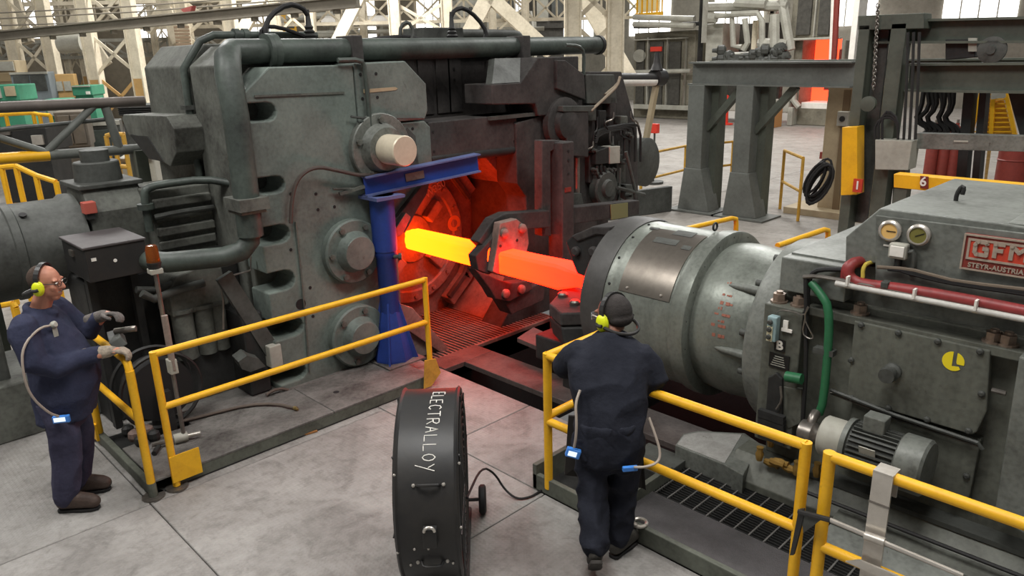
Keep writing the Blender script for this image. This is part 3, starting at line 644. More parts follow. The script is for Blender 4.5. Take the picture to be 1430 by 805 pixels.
# ================================================================== MANIPULATOR
mn = thing('forging_manipulator', (-1.5, 5.2, -1.42), 'grey-green manipulator with ribbed drum, red maker sign and jaws gripping bar', 'manipulator')
AY, AZ = 5.2, .975
AXD = (1, 0, 0)
ring = MB().lathe((-3.88, AY, AZ), AXD, [(0,.45),(0,.64),(.03,.675),(.2,.68),(.24,.665)], 72).build('front_ring', mat('sooty_ring','4f4e4c',.45,.3,'363433',.6,4,30), mn, smooth=True)
drum = MB().lathe((-3.66, AY, AZ), AXD, [(0,.655),(.1,.655),(.11,.648),(.66,.648),(.67,.665),(.72,.675),(.8,.675),(.81,.66),(.81,.58)], 72).build('drum', MANIL, mn, smooth=True)
# curved wear plate lying on the drum
def curved(x0, x1, a0, a1, r, th, name, m, par, nseg=20, cut=None):
    mbx = MB(); P = []
    for i in range(nseg+1):
        a = math.radians(a0+(a1-a0)*i/nseg)
        for rr in (r, r+th):
            for x in (x0, x1): P.append(V(x, AY+rr*math.cos(a), AZ+rr*math.sin(a)))
    f = []
    for i in range(nseg):
        b = i*4; c = b+4
        f += [(b,b+1,c+1,c), (b+2,c+2,c+3,b+3), (b,c,c+2,b+2), (b+1,b+3,c+3,c+1)]
    f += [(0,2,3,1), (nseg*4, nseg*4+1, nseg*4+3, nseg*4+2)]
    return mbx.add(P, f).build(name, m, par, smooth=True)
wp = curved(-3.5, -3.02, 100, 160, .65, .006, 'wear_plate', mat('polished_wear_plate','8a837a',.27,.85,'5d564f',.6,3,20), drum)
for x in (-3.42, -3.1):
    MB().ball((x, AY+.66*math.cos(math.radians(157)), AZ+.66*math.sin(math.radians(157))), .012, 8).build('plate_screw', BRIGHT, wp, smooth=True)
for (x0,x1,a_,b_) in ((-3.3,-3.12,98,106),(-3.4,-3.18,112,118),(-3.12,-3.04,116,120),(-3.55,-3.46,100,103)):
    curved(x0, x1, a_, b_, .657, .002, 'bare_patch', DGREY, drum, 4)
sm = raw_mesh(MB().ball((0,0,0), .013, 8), 'drum_screw', DARK, True)
for a in range(70, 210, 20):
    inst(sm, 'drum_screw', (-2.86, AY+.64*math.cos(math.radians(a)), AZ+.64*math.sin(math.radians(a))), drum)
    inst(sm, 'drum_screw', (-3.6, AY+.655*math.cos(math.radians(a+7)), AZ+.655*math.sin(math.radians(a+7))), drum)
ey = MB().tube([V(-3.05,AY+.05,AZ+.66)+V(0,.03*math.cos(t*PI/6),.03+.03*math.sin(t*PI/6)) for t in range(13)], .009, 6).build('lifting_eye', DARK, drum)
cone = MB().lathe((-2.86, AY, AZ), AXD, [(0,.585),(.1,.6),(.22,.605),(.36,.595),(.52,.57)], 64).build('rear_barrel', MANIL, mn, smooth=True)
for a in (138, 184):
    a = math.radians(a); c = V(0, math.cos(a), math.sin(a))
    p0 = V(-2.62, AY, AZ)+c*.6; p1 = V(-2.33, AY, AZ)+c*.6
    MB().tube([p0, p0*.8+p1*.2, p1*.7+p0*.3, p1], .03, 10, radii=[.008, .024, .034, .036]).build('taper_rib', MANI, cone, smooth=True)
sm2 = raw_mesh(MB().tube([V(-.07,0,0),V(0,0,0)], .028, 10), 'barrel_bolt', DGREY, True)
for a in (105, 132, 168, 197, 228):
    a = math.radians(a); inst(sm2, 'barrel_bolt', (-2.36, AY+.6*math.cos(a), AZ+.6*math.sin(a)), cone)
rust = mat('red_scrawl', '8f5a4a', .7)
for k, (a, L) in enumerate(((137, .05), (146, .09), (152, .12), (156, .05), (160, .15), (164.5, .06), (168, .14), (175, .12))):
    q = 137
    for j in range(5):
        x0 = -2.70 + (k % 3)*.012 + (.15-L)*.5 + L*(j/5)
        h_ = random.uniform(.5, 1.5); curved(x0, x0+L/4.6, a-h_, a+h_*.7, .598+.004*(j % 2), .0035, 'red_scrawl', rust, cone, 2)
rfl = MB().lathe((-2.36, AY, AZ), AXD, [(0,.57),(0,.68),(.03,.7),(.2,.72),(.22,.7)], 64).build('rear_flange', MANI, mn, smooth=True)
# jaws
lp = [az(767,424,.85), az(786,403,.85), az(803,392,.85), V(-4.0,4.98,.85), V(-3.9,4.72,.85), az(812,437,.85), az(783,438,.85)]
jl = MB().prism(lp, (0,0,-.12)).build('lower_jaw', SOOT, mn, bevel=.015)
MB().prism([p-V(0,0,.13) for p in lp], (.05,.0,-.17)).build('lower_jaw_block', DARK, mn, bevel=.02)
MB().box((-4.6,4.75,.25),(-3.9,5.0,.5)).build('lower_jaw_arm', DARK, mn, bevel=.02)
jb_ = raw_mesh(MB().lathe((0,0,0),(0,0,1),[(0,.05),(.025,.05),(.04,.035)],16), 'jaw_bolt', BARE, True)
for px, py in ((786,414),(803,425)): inst(jb_, 'jaw_bolt', az(px, py, .852), jl)
YU = 4.92
ju = MB().prism([ay(789,338,YU), ay(800,328,YU), ay(826,318,YU), ay(850,318,YU), ay(850,372,YU), ay(818,388,YU), ay(805,383,YU), ay(797,362,YU)], (0,.5,0)).build('upper_jaw', DARK, mn, bevel=.02)
MB().prism([ay(797,330,YU-.02), ay(826,317,YU-.02), ay(852,317,YU-.02), ay(852,330,YU-.02), ay(832,328,YU-.02), ay(806,338,YU-.02)], (0,.56,0)).build('upper_jaw_cap', SOOT, mn, bevel=.012)
jb2 = raw_mesh(MB().lathe((0,0,0),(0,-1,0),[(0,.045),(.03,.045),(.045,.03)],16), 'jaw_bolt', SOOT, True)
for px, py in ((806,351),(830,351)): inst(jb2, 'jaw_bolt', ay(px, py, YU), ju)
MB().box((-4.35,4.85,-.2),(-3.7,5.55,.3)).build('jaw_linkage', DARK, mn, bevel=.02)
MB().prism([az(722,472,.25),az(745,457,.25),az(820,490,.25),az(800,505,.25)], (0,0,-.05)).build('scale_shield', RUSTP, mn, bevel=.006)
# body
YB = 4.45
body = MB().box((-2.14, YB+.08, .3), (1.2, 5.95, 1.50)).build('body', MANID, mn, bevel=.01)
MB().box((-2.1, YB, 1.52), (-1.68, 5.9, 1.74)).build('body_front_block', MANI, mn, bevel=.008)
deck = MB().box((-2.08, YB+.1, 1.74), (-1.6, 5.9, 1.752)).build('deck_plate', MANI, mn)
MB().box((-1.72, YB+.12, 1.46), (1.2, 5.9, 1.74)).build('body_upper_recess', GREENB, mn)
ledge = MB().box((-1.9, YB-.02, 1.40), (1.2, YB+.14, 1.455)).build('ledge', MANID, mn, bevel=.006)
hexn = raw_mesh(MB().cyl((0,0,0),(0,0,.06),.042,n=6).cyl((0,0,0),(0,0,.012),.055,n=14).cyl((0,0,.06),(0,0,.075),.022,n=10), 'hex_nut', mat('rusty_nut','9c8b7d',.4,.6,'5c4c40',.6,20,60))
def nut(px, py, z):
    p = ay(px, py, YB+.05); inst(hexn, 'hex_nut', (p.x, YB+.05, z), mn)
fp = MB().box((-2.16, YB-.06, .45), (-1.9, YB+.12, 1.43)).build('front_plate', MANID, mn, bevel=.008)
for x, y in ((-2.1,YB+.02),(-1.97,YB+.03)): inst(hexn, 'hex_nut', (x, y, 1.43), mn)
for px in (1197, 1388, 1409):
    p = ay(px, 470, YB+.05); inst(hexn, 'hex_nut', (p.x, YB+.05, 1.455), mn)
# inspection cover with its bolts, knob and round yellow emblem
YP = YB-.03
cov = MB().prism([ay(1193,448,YP), ay(1383,490,YP), ay(1378,575,YP), ay(1364,604,YP), ay(1357,608,YP), ay(1182,556,YP)], (0,.05,0)).build('inspection_cover', MANID, mn, bevel=.008)
rb_ = raw_mesh(MB().lathe((0,0,0),(0,-1,0),[(0,.018),(.012,.018),(.018,.01)],10), 'cover_bolt', DGREY, True)
for px, py in ((1203,454),(1255,465),(1310,477),(1369,491),(1371,550),(1353,602),(1295,586),(1241,570),(1190,556),(1189,503)): inst(rb_, 'cover_bolt', ay(px, py, YP), cov)
MB().lathe(ay(1247,518,YP), (0,-1,0), [(0,.05),(.02,.05),(.03,.035),(.07,.035),(.08,.05),(.11,.045)], 16).build('cover_knob', DGREY, cov, smooth=True)
ec = ay(1331,505,YP-.003); rr = .056
def arc(a0, a1, n): return [(rr*math.cos(math.radians(a0+(a1-a0)*i/n)), rr*math.sin(math.radians(a0+(a1-a0)*i/n))) for i in range(n+1)]
def face2(pts): return [V(ec.x+a, ec.y, ec.z+b) for a, b in pts]
MB().prism(face2([(-.004,.055)]+arc(100,315,16)+[(.03,-.025),(-.004,-.03)]), (0,.003,0)).build('emblem', LYEL, cov)
MB().prism(face2([(.016,.052)]+arc(68,-12,8)+[(.02,-.012),(.016,.0)]), (0,.003,0)).build('emblem', LYEL, cov)
# lower skirt panels and lines
sk = MB().prism([ay(1190,560,YB+.02), ay(1370,615,YB+.02), ay(1352,703,YB+.02), ay(1180,640,YB+.02)], (0,.06,0)).build('skirt_panel', MANID, mn, bevel=.008)
for px, py in ((1297,665),(1350,665),(1332,694),(1248,612)): inst(rb_, 'cover_bolt', ay(px, py, YB+.02), sk)
MB().tube([ay(1160,545,YB-.04), ay(1250,580,YB-.04), ay(1366,619,YB-.04), ay(1372,628,YB-.04)], .012, 6).build('lube_line', DGREY, mn)
MB().tube([ay(1160,549,YB-.02), ay(1250,584,YB-.02), ay(1366,623,YB-.02)], .01, 6).build('lube_line', BARE, mn)
MB().tube([ay(1385,545,YB), ay(1405,550,YB)], .015, 8).build('lube_line', BARE, mn)
MB().prism([ay(1423,498,YB-.16), ay(1470,512,YB-.16), ay(1450,760,YB-.16), ay(1388,720,YB-.16)], (0,.3,0)).build('rear_buttress', MANI, mn, bevel=.01)
# hood with panel, gauges and sign
YH = 4.5
hood = MB().prism([ay(1180,372,YH), ay(1181,331,YH), ay(1229,291,YH), ay(1396,312,YH), V(-.86,YH,2.10), V(1.2,YH,2.1), V(1.2,YH,1.66), ay(1222,392,YH), ay(1222,368,YH), ay(1198,368,YH), ay(1198,374,YH)], (0,1.36,0)).build('hood', MANI, mn, bevel=.008)
MB().box((-.92,YH+.03,2.08),(1.2,5.8,2.11)).build('hood_top_step', MANI, mn, bevel=.006)
pn = MB().prism([ay(1223,301,YH-.02), V(1.2,YH-.02,ay(1223,301,YH-.02).z), V(1.2,YH-.02,1.64), ay(1222,395,YH-.02)], (0,.03,0)).build('instrument_panel', MANI, mn, bevel=.004)
YG = YH-.022
for px, py, m, an in ((1244,322,GAUGE1,0),(1284,328,GAUGE2,25)):
    c = ay(px, py, YG)
    gg = MB().lathe(c, (0,-1,0), [(0,.062),(.02,.062),(.03,.052),(.03,.045),(.022,.045)], 28).build('pressure_gauge', BRIGHT, pn, smooth=True)
    MB().cyl(c+V(0,-.02,0), c+V(0,-.024,0), .045, n=24).build('dial', m, gg)
    a = math.radians(an); d = V(math.cos(a),0,math.sin(a))
    MB().bar(c+V(0,-.026,0)-d*.015, c+V(0,-.026,0)+d*.035, .004, .004).build('needle', SIGBLK, gg)
c = ay(1258,349,YG); sw = MB().box((c.x-.05,YG-.06,c.z-.045),(c.x+.05,YG,c.z+.045)).build('switch_box', PALEG, pn, bevel=.012)
MB().box((c.x-.038,YG-.066,c.z-.03),(c.x+.038,YG-.058,c.z+.032)).build('switch_lid', WHITE, sw, bevel=.006)
MB().tube([c+V(.05,-.03,0), c+V(.08,-.03,.01), c+V(.085,-.02,-.06), c+V(.08,-.01,-.14)], .014, 8, 1).build('conduit', DGREY, pn, smooth=True)
MB().cyl(c+V(0,-.02,-.1), c+V(0,-.02,-.045), .02, n=10).build('conduit', DARK, pn, smooth=True)
p = ay(1239,343,YG); MB().box((p.x-.02,YG-.004,p.z-.005),(p.x+.02,YG,p.z+.005)).build('small_tag', WHITE, pn)
MB().tube([ay(1300,262,5.2)+V(0,0,.0)]+[], .01) if False else None
ep = az(1335,278,2.12)
MB().tube([V(ep.x,ep.y,2.1), V(ep.x,ep.y,2.15), V(ep.x+.02,ep.y,2.2), V(ep.x+.035,ep.y,2.19), V(ep.x+.03,ep.y,2.15)], .013, 8, 1).build('lifting_hook', DARK, hood)
# maker sign
s0 = ay(1351,326,YG-.02); s1 = ay(1343,375,YG-.02)
SX0, SZ1, SZ0 = s0.x-.01, s0.z+.0, s1.z
SW = .41
sg = MB().box((SX0,YG-.025,SZ0),(SX0+SW,YG+.0,SZ1)).build('maker_sign', REDD, mn, bevel=.003)
ys_ = YG-.032
def frame(x0,z0,x1,z1,w): 
    b = MB(); b.box((x0,ys_,z0),(x1,YG-.02,z0+w)); b.box((x0,ys_,z1-w),(x1,YG-.02,z1)); b.box((x0,ys_,z0+w),(x0+w,YG-.02,z1-w)); b.box((x1-w,ys_,z0+w),(x1,YG-.02,z1-w)); return b
H_ = SZ1-SZ0
frame(SX0,SZ0,SX0+SW,SZ1,.009).build('sign_border', SIGNM, sg)
frame(SX0+.022,SZ0+H_*.3,SX0+SW-.022,SZ1-.022,.012).build('sign_border', SIGNM, sg)
MB().box((SX0+.03,YG-.028,SZ0+H_*.34),(SX0+SW-.03,YG-.02,SZ1-.03)).build('sign_field', REDB, sg)
def wall_text(txt, size, cx, cz, y, m, par, name='lettering', bold=.0, depth=.004, sp=1.0, wscale=1.0):
    t = text_mb(txt, size, depth, bold, sp); place(t, (cx, y, cz), (wscale,0,0), (0,0,1), (0,-1,0)); return t.build(name, m, par)
LG = {'G': [(1,.78),(.82,1),(.18,1),(0,.8),(0,.2),(.18,0),(1,0),(1,.5),(.62,.5)], 'F': [(0,-.1),(0,1),(1,1)], 'M': [(0,-.1),(0,1),(.5,.55),(1,1),(1,-.1)]}
gz0, gh = SZ0+H_*.47, H_*.35
for ch, gx, gw_ in (('G', SX0+.06, .056), ('F', SX0+.152, .044), ('M', SX0+.226, .068)):
    lm = MB(); segs = [LG[ch]] + ([[(0,.5),(.85,.5)]] if ch == 'F' else [])
    for si, sg_ in enumerate(segs):
        for kk, ((u0,v0),(u1,v1)) in enumerate(zip(sg_[:-1], sg_[1:])): lm.bar((gx+u0*gw_,ys_+.003-.0006*kk-.0013*si,gz0+v0*gh), (gx+u1*gw_,ys_+.003-.0006*kk-.0013*si,gz0+v1*gh), .02, .012, (0,1,0))
        for u0, v0 in sg_[1:-1]: lm.cyl((gx+u0*gw_,ys_-.0095,gz0+v0*gh), (gx+u0*gw_,ys_+.006,gz0+v0*gh), .01, n=10)
    lm.build('raised_letter', SIGNM, sg)
wall_text('STEYR-AUSTRIA', .035, SX0+.165, SZ0+H_*.145, ys_+.004, SIGNM, sg, bold=.001, depth=.003, sp=1.05)
# hoses and conduits along the body
MB().tube([ay(1215,366,4.62), ay(1195,366,4.45), ay(1186,372,4.4), ay(1184,383,4.4), ay(1192,393,4.4), ay(1210,398,4.4), ay(1240,401,4.4), ay(1330,415,4.4), ay(1480,445,4.4)], .034, 12, 1).build('red_hose', REDP, mn, smooth=True)
MB().tube([ay(1205,366,4.62), ay(1190,366,4.46), ay(1182,371,4.43), ay(1179,380,4.43), ay(1178,395,4.43)], .022, 10, 1).build('red_hose', REDP, mn, smooth=True)
MB().tube([ay(1222,366,4.6), ay(1210,368,4.42), ay(1205,376,4.42), ay(1205,388,4.42)], .012, 8, 1).build('yellow_hose', mat('pale_yellow_hose','c9b54e',.5), mn, smooth=True)
MB().tube([ay(1167,396,4.36), ay(1480,456,4.36)], .017, 10).build('white_conduit', mat('dull_white','bfbcb6',.45,0,'8f8b84',.5,6,40), mn, smooth=True)
MB().tube([ay(1122,387,4.38), ay(1140,386,4.38), ay(1170,391,4.38), ay(1240,403,4.38), ay(1300,418,4.38), ay(1480,452,4.38)], .014, 8, 1).build('grey_conduit', BARE, mn, smooth=True)
cl = raw_mesh(MB().box((-.006,-.02,-.02),(.006,.02,.035)), 'conduit_clip', WHITE)
for px, py in ((1184,397),(1277,415),(1363,431)): inst(cl, 'conduit_clip', ay(px, py-3, 4.35), mn)
for j, (dz, px0) in enumerate(((0,1225),(-.018,1240),(-.034,1260))):
    MB().tube([ay(px0,373+j*3,4.44)+V(0,0,0), ay(1270,376+j*3,4.44), ay(1300,384+j*3,4.44), ay(1340,394+j*2,4.44), ay(1480,410+j*4,4.44)], .011, 7, 1).build('black_cable', RUBBER if j else mat('grey_cable','6b5f52',.6), mn, smooth=True)
MB().box(tuple(ay(1234,403,4.36)-V(.02,0,.0)), tuple(ay(1240,396,4.42)+V(.02,0,.02))).build('hose_clamp', DGREY, mn, bevel=.005)
MB().tube([ay(1133,395,4.4), ay(1147,412,4.38), ay(1157,428,4.36), ay(1158,470,4.36), ay(1150,560,4.36), ay(1144,578,4.36)], .026, 12, 1).build('green_pipe', GRNPIPE, mn, smooth=True)
MB().box(tuple(ay(1146,493,4.34)-V(.05,0,.012)), tuple(ay(1162,490,4.40)+V(.03,0,.015))).build('pipe_bracket', DGREY, mn)
MB().cyl(ay(1098,526,4.33), ay(1120,530,4.33), .035, n=12).build('green_valve', GRNPIPE, mn, smooth=True)
MB().tube([ay(1125,390,4.38), ay(1126,450,4.38), ay(1125,530,4.38), ay(1121,588,4.38)], .014, 8).build('cable_drop', RUBBER, mn, smooth=True)
MB().tube([ay(1180,377,4.44), ay(1145,376,4.4), ay(1133,383,4.4), ay(1128,400,4.4), ay(1127,440,4.4)], .016, 8, 1).build('cable_drop', RUBBER, mn, smooth=True)
MB().tube([ay(1085,437,4.36), ay(1090,433,4.36), ay(1110,436,4.36), ay(1122,442,4.36), ay(1130,430,4.36), ay(1128,428,4.36), ay(1123,445,4.36), ay(1130,460,4.36), ay(1137,472,4.36), ay(1130,474,4.36), ay(1120,466,4.36), ay(1124,446,4.36)], .005, 6, 1).build('loop_wire', BARE, mn, smooth=True)
# pendant switch, letter plate and rating plate on the front plate
YF = YB-.065
p = ay(1083,457,YF); pb = MB().box((p.x-.032,YF-.06,p.z-.085),(p.x+.032,YF,p.z+.085)).build('push_button_box', mat('pale_blue_box','8fa6a8',.5,0,'66787a',.5,6,30), mn, bevel=.008)
MB().box((p.x-.025,YF-.068,p.z-.08),(p.x+.012,YF-.058,p.z+.02)).build('button_plate', mat('cream_label','cfc8a8',.5), pb)
bt = raw_mesh(MB().lathe((0,0,0),(0,-1,0),[(0,.017),(.015,.017),(.02,.012)],12), 'push_button', DGREY, True)
for dz in (.05,-.0,-.05): inst(bt, 'push_button', (p.x-.008, YF-.062, p.z+dz), pb)
q = ay(1099,456,YF); MB().box((q.x-.022,YF-.012,q.z-.03),(q.x+.01,YF,q.z+.04)).build('paper_tag', WHITE, mn); MB().box((q.x-.03,YF-.013,q.z-.035),(q.x+.04,YF,q.z-.015)).build('paper_tag', WHITE, mn)
q = ay(1089,483,YF); lb = MB().box((q.x-.036,YF-.004,q.z-.042),(q.x+.036,YF+.002,q.z+.042)).build('letter_plate', SIGBLK, mn)
wall_text('B', .085, q.x, q.z, YF-.005, WHITE, lb, bold=.003, depth=.001)
q = ay(1088,505,YF); lb = MB().box((q.x-.068,YF-.004,q.z-.05),(q.x+.068,YF+.002,q.z+.05)).build('rating_plate', SIGBLK, mn)
for k in range(5): MB().box((q.x-.03-.006*k,YF-.006,q.z+.03-.016*k),(q.x+.03+.004*k,YF-.003,q.z+.034-.016*k)).build('print_line', PALEG, lb)
# dark valve and finned cooler low on the front plate
MB().prism([ay(1072,528,YF-.02), ay(1084,521,YF-.02), ay(1092,530,YF-.02), ay(1092,590,YF-.02), ay(1068,588,YF-.02)], (0,.05,0)).build('valve_chest', DARK, mn, bevel=.008)
for k in range(7): MB().box(tuple(ay(1058,578+k*5.5,YF-.06)), tuple(ay(1098,581+k*5.5,YF-.02)+V(0,0,.0))).build('cooler_fin', DARK, mn)
MB().tube([ay(1090,540,YF-.04), ay(1092,560,YF-.04), ay(1084,572,YF-.04)], .008, 6, 1).build('lube_line', BARE, mn)
MB().prism([ay(1094,540,YF), ay(1120,545,YF), ay(1118,592,YF), ay(1100,600,YF), ay(1092,580,YF)], (0,.04,0)).build('access_cover', MANID, mn, bevel=.006)
# motor
m0, m1 = ay(1150,608,4.22), ay(1283,655,4.22)
MZ = (m0.z+m1.z)/2+.01
def mx(px): return ay(px, 608+(px-1150)*.353, 4.22).x
mo = MB().lathe((mx(1150),4.22,MZ), AXD, [(0,.04),(0,.115),(.01,.125),(mx(1183)-mx(1150),.125)], 32).build('drive_motor', PALEG, mn, smooth=True)
MB().lathe((mx(1183),4.22,MZ), AXD, [(0,.12),(0,.155),(.03,.155),(.03,.13)], 32).build('motor_flange', MANI, mo, smooth=True)
MB().lathe((mx(1190),4.22,MZ), AXD, [(0,.125),(mx(1258)-mx(1190),.125)], 32).build('motor_frame', DGREY, mo, smooth=True)
for i in range(30):
    a = 2*PI*i/30
    d = V(0, math.cos(a), math.sin(a)); c0 = V(mx(1193),4.22,MZ)+d*.137; c1 = V(mx(1257),4.22,MZ)+d*.137
    mbf = MB(); t_ = V(0,-math.sin(a),math.cos(a))*.004
    mbf.prism([c0-d*.014-t_, c0+d*.014-t_, c1+d*.014-t_, c1-d*.014-t_], t_*2).build('cooling_fin', DGREY, mo)
MB().lathe((mx(1256),4.22,MZ), AXD, [(0,.15),(.01,.165),(.14,.165),(.155,.15),(.155,.03)], 36).build('fan_cowl', MANI, mo, smooth=True)
c = V((mx(1208)+mx(1230))/2, 4.22, MZ+.18); MB().box(tuple(c-V(.06,.05,.05)), tuple(c+V(.06,.05,.05))).build('terminal_box', MANI, mo, bevel=.006)
c = V(mx(1222), 4.22-.14, MZ+.05); MB().obox(c, (.09,.006,.07), Matrix.Rotation(math.radians(20),3,'X')).build('name_plate', PALEG, mo)
MB().tube([V(mx(1205),4.06,MZ-.02)+V(.05*math.cos(t*PI/5),0,-.05*math.sin(t*PI/5)) for t in range(6)], .008, 6).build('lifting_ring', BARE, mo)
c = ay(1150,603,4.25)
MB().lathe(ay(1115,600,4.25), AXD, [(0,.03),(.02,.075),(.1,.08),(.12,.06),(.2,.05)], 20).build('pump_head', BARE, mn, smooth=True)
MB().tube([ay(1133,600,4.25), ay(1134,585,4.27), ay(1140,577,4.33)], .03, 10, 1).build('pump_elbow', BARE, mn, smooth=True)
# low base covers in front of the slot
YC = 4.30
tp = [az(x, y, .25) for x, y in ((943,622),(954,606),(975,602),(1040,605),(1062,620),(1038,664),(1013,650))]
MB().prism(tp, (.0,.0,-.4)).build('slope_cover', MANI, mn, bevel=.006)
MB().prism([az(x, y, .254) for x, y in ((946,621),(955,608),(975,604),(1036,607),(1012,647))], (0,0,-.006)).build('worn_top_plate', mat('scuffed_pale_grey','9a9995',.5,0,'6a6762',.6,9,50,chips='4a4540',cscale=14,cpos=.63), mn)
lb = MB().prism([V(-2.3,YC-.02,-.1), V(-2.3,YC-.02,.16), V(-2.3,YC+.12,.3), V(-2.3,YC+.3,.3), V(-2.3,YC+.3,-.1)], (3.6,0,0)).build('base_cover', MANID, mn, bevel=.006)
MB().box((-1.9,YC+.1,.3),(1.2,YB+.2,.33)).build('base_top', DGREY, mn)
for (y0,z0,y1,z1,m) in ((4.02,.14,4.14,.2,MANI),(4.15,.22,4.27,.25,GREENB)):
    MB().prism([V(-1.5,y0,z0), V(-1.5,y1,z1), V(-1.5,y1,z1-.06), V(-1.5,y0,z0-.12)], (2.7,0,0)).build('base_cover', m, mn, bevel=.006)
MB().tube([V(-1.75,4.2,.31),V(1.2,4.2,.31)], .012, 6).build('lube_line', RUBBER, mn)
for k in range(9):
    p = V(-2.1+random.random()*.45, 4.32+random.random()*.1, .32+random.random()*.1)
    MB().lathe(p, (0,0,1) if k % 2 else (1,0,0), [(0,.02),(.05,.03),(.07,.02),(.1,.025)], 8).build('brass_fitting', mat('brass','9a7a40',.4,.5) if k == 0 else MATS['brass'], mn, smooth=True)
for x in (-1.9, 0.6):
    MB().box((x-.25,4.7,-1.42),(x+.25,5.7,.32)).build('leg_block', DARK, mn)
# ================================================================== GUARD RAILS
def pipe(par, name, pts, r=.026, m=YEL, sm=0): return MB().tube(pts, r, 10, sm).build(name, m, par, smooth=True)
gl = thing('guard_rail', (-5.29, 2.8, 0), 'long yellow two-bar guard rail standing on the tread-plate step edge', 'guard rail')
pipe(gl, 'top_rail', [V(-5.28,1.59,1.07), V(-5.28,4.01,1.07)]); pipe(gl, 'mid_rail', [V(-5.28,1.59,.66), V(-5.28,4.01,.66)])
for y, z in ((1.59,.02),(4.01,.12)): pipe(gl, 'post', [V(-5.28,y,z), V(-5.28,y,1.09)], .027)
MB().box((-5.262,1.56,.06),(-5.25,1.78,.27)).build('foot_plate', YEL, gl); MB().prism([V(-5.26,3.93,.3),V(-5.26,4.06,.28),V(-5.26,4.11,.12),V(-5.26,3.99,.02),V(-5.26,3.9,.02)], (.01,0,0)).build('foot_plate', YELD, gl)
MB().cyl((-5.28,1.59,0),(-5.28,1.59,.015),.08,n=18).build('floor_disc', BARE, gl)
gw = thing('guard_rail', (-5.9, 1.42, 0), 'short yellow guard rail gripped by the bareheaded worker', 'guard rail')
pipe(gw, 'top_rail', [V(-6.45,1.42,.9), V(-6.42,1.42,1.05), V(-6.36,1.42,1.07), V(-5.36,1.42,1.07), V(-5.3,1.42,1.05), V(-5.28,1.42,.98)], .027); pipe(gw, 'mid_rail', [V(-6.45,1.42,.62), V(-5.28,1.42,.62)])
pipe(gw, 'post', [V(-5.28,1.42,.03), V(-5.28,1.42,1.0)], .03); pipe(gw, 'post', [V(-6.45,1.42,.1), V(-6.45,1.42,.92)], .03); pipe(gw, 'post', [V(-6.55,1.36,.1), V(-6.55,1.36,1.0)], .03)
MB().box((-5.42,1.445,.1),(-5.3,1.455,.26)).build('foot_plate', YEL, gw); MB().box((-6.6,1.38,.05),(-6.4,1.4,.2)).build('foot_plate', YEL, gw)
MB().cyl((-5.28,1.42,.0),(-5.28,1.42,.12),.032,n=12).build('socket', CURB, gw); MB().cyl((-5.28,1.42,0),(-5.28,1.42,.012),.08,n=18).build('floor_disc', BARE, gw)
gr = thing('guard_rail', (-2.3, 3.42, .1), 'yellow two-bar guard rail the capped worker leans on', 'guard rail')
RY = 3.42
pipe(gr, 'top_rail', [V(-3.2,RY,1.07), V(-1.40,RY,1.07)], .029); pipe(gr, 'mid_rail', [V(-3.2,RY,.58), V(-1.40,RY,.58)], .029)
pipe(gr, 'post', [V(-3.2,RY,.05), V(-3.2,RY,1.09)], .03); pipe(gr, 'post', [V(-1.40,RY,.1), V(-1.40,RY,1.09)], .03)
pipe(gr, 'return_rail', [V(-3.2,RY,1.07), V(-3.2,RY+.75,1.07)], .029); pipe(gr, 'return_rail', [V(-3.2,RY,.62), V(-3.2,RY+.75,.62)], .029); pipe(gr, 'post', [V(-3.2,RY+.75,.0), V(-3.2,RY+.75,1.09)], .03)
g2 = thing('guard_rail', (-.3, 3.42, .1), 'yellow guard rail carrying an aluminium bracket at the right edge', 'guard rail')
pipe(g2, 'top_rail', [V(-1.27,RY-.02,1.07), V(1.2,RY-.02,1.07)], .029); pipe(g2, 'mid_rail', [V(-1.27,RY-.02,.55), V(1.2,RY-.02,.55)], .029); pipe(g2, 'post', [V(-1.27,RY-.02,.1), V(-1.27,RY-.02,1.09)], .032); pipe(g2, 'post', [V(1.2,RY-.02,.1), V(1.2,RY-.02,1.09)], .032)
# aluminium hanger with a long pusher rod
bx0 = ay(1228,680,RY-.06); hk = thing('rail_hanger', (bx0.x, RY-.02, .3), 'bare aluminium strap hooked over the yellow rail', 'bracket')
MB().box((bx0.x-.035,RY-.064,.5),(bx0.x+.055,RY-.052,1.09)).build('strap', BRIGHT, hk); MB().box((bx0.x-.035,RY-.064,1.09),(bx0.x+.055,RY+.03,1.102)).build('hook_top', BRIGHT, hk); MB().box((bx0.x-.035,RY+.02,.95),(bx0.x+.055,RY+.03,1.09)).build('hook_back', BRIGHT, hk); MB().box((bx0.x-.037,RY-.068,.93),(bx0.x+.057,RY-.064,.94)).build('band', BARE, hk)
pu = thing('pusher_rod', (-1.0, RY-.1, .5), 'long bright rod with black angled head stuck through the rail', 'rod')
p0, p1 = ay(1120,716,RY-.1), ay(1340,802,RY-.12)
MB().tube([ay(1115,715,RY-.1), ay(1160,727,RY-.1)], .014, 8).build('black_shaft', BLACK, pu, smooth=True)
MB().tube([ay(1158,726,RY-.1), ay(1215,750,RY-.1), ay(1345,805,RY-.1)], .012, 8).build('rod', BRIGHT, pu, smooth=True)
MB().prism([ay(1115,713,RY-.1), ay(1122,712,RY-.1), ay(1122,722,RY-.1), ay(1108,776,RY-.1), ay(1103,776,RY-.1)], (0,.02,0)).build('angled_head', BLACK, pu); MB().prism([ay(1118,716,RY-.095), ay(1150,724,RY-.095), ay(1122,745,RY-.095)], (0,.006,0)).build('head_web', DGREY, pu)
MB().cyl(ay(1208,748,RY-.1), ay(1236,758,RY-.1), .022, n=10).build('sleeve', BRIGHT, pu, smooth=True)
MB().prism([ay(1180,785,RY-.1), ay(1200,783,RY-.1), ay(1260,808,RY-.1), ay(1240,812,RY-.1)], (0,.012,0)).build('scoop_blade', BRIGHT, pu)
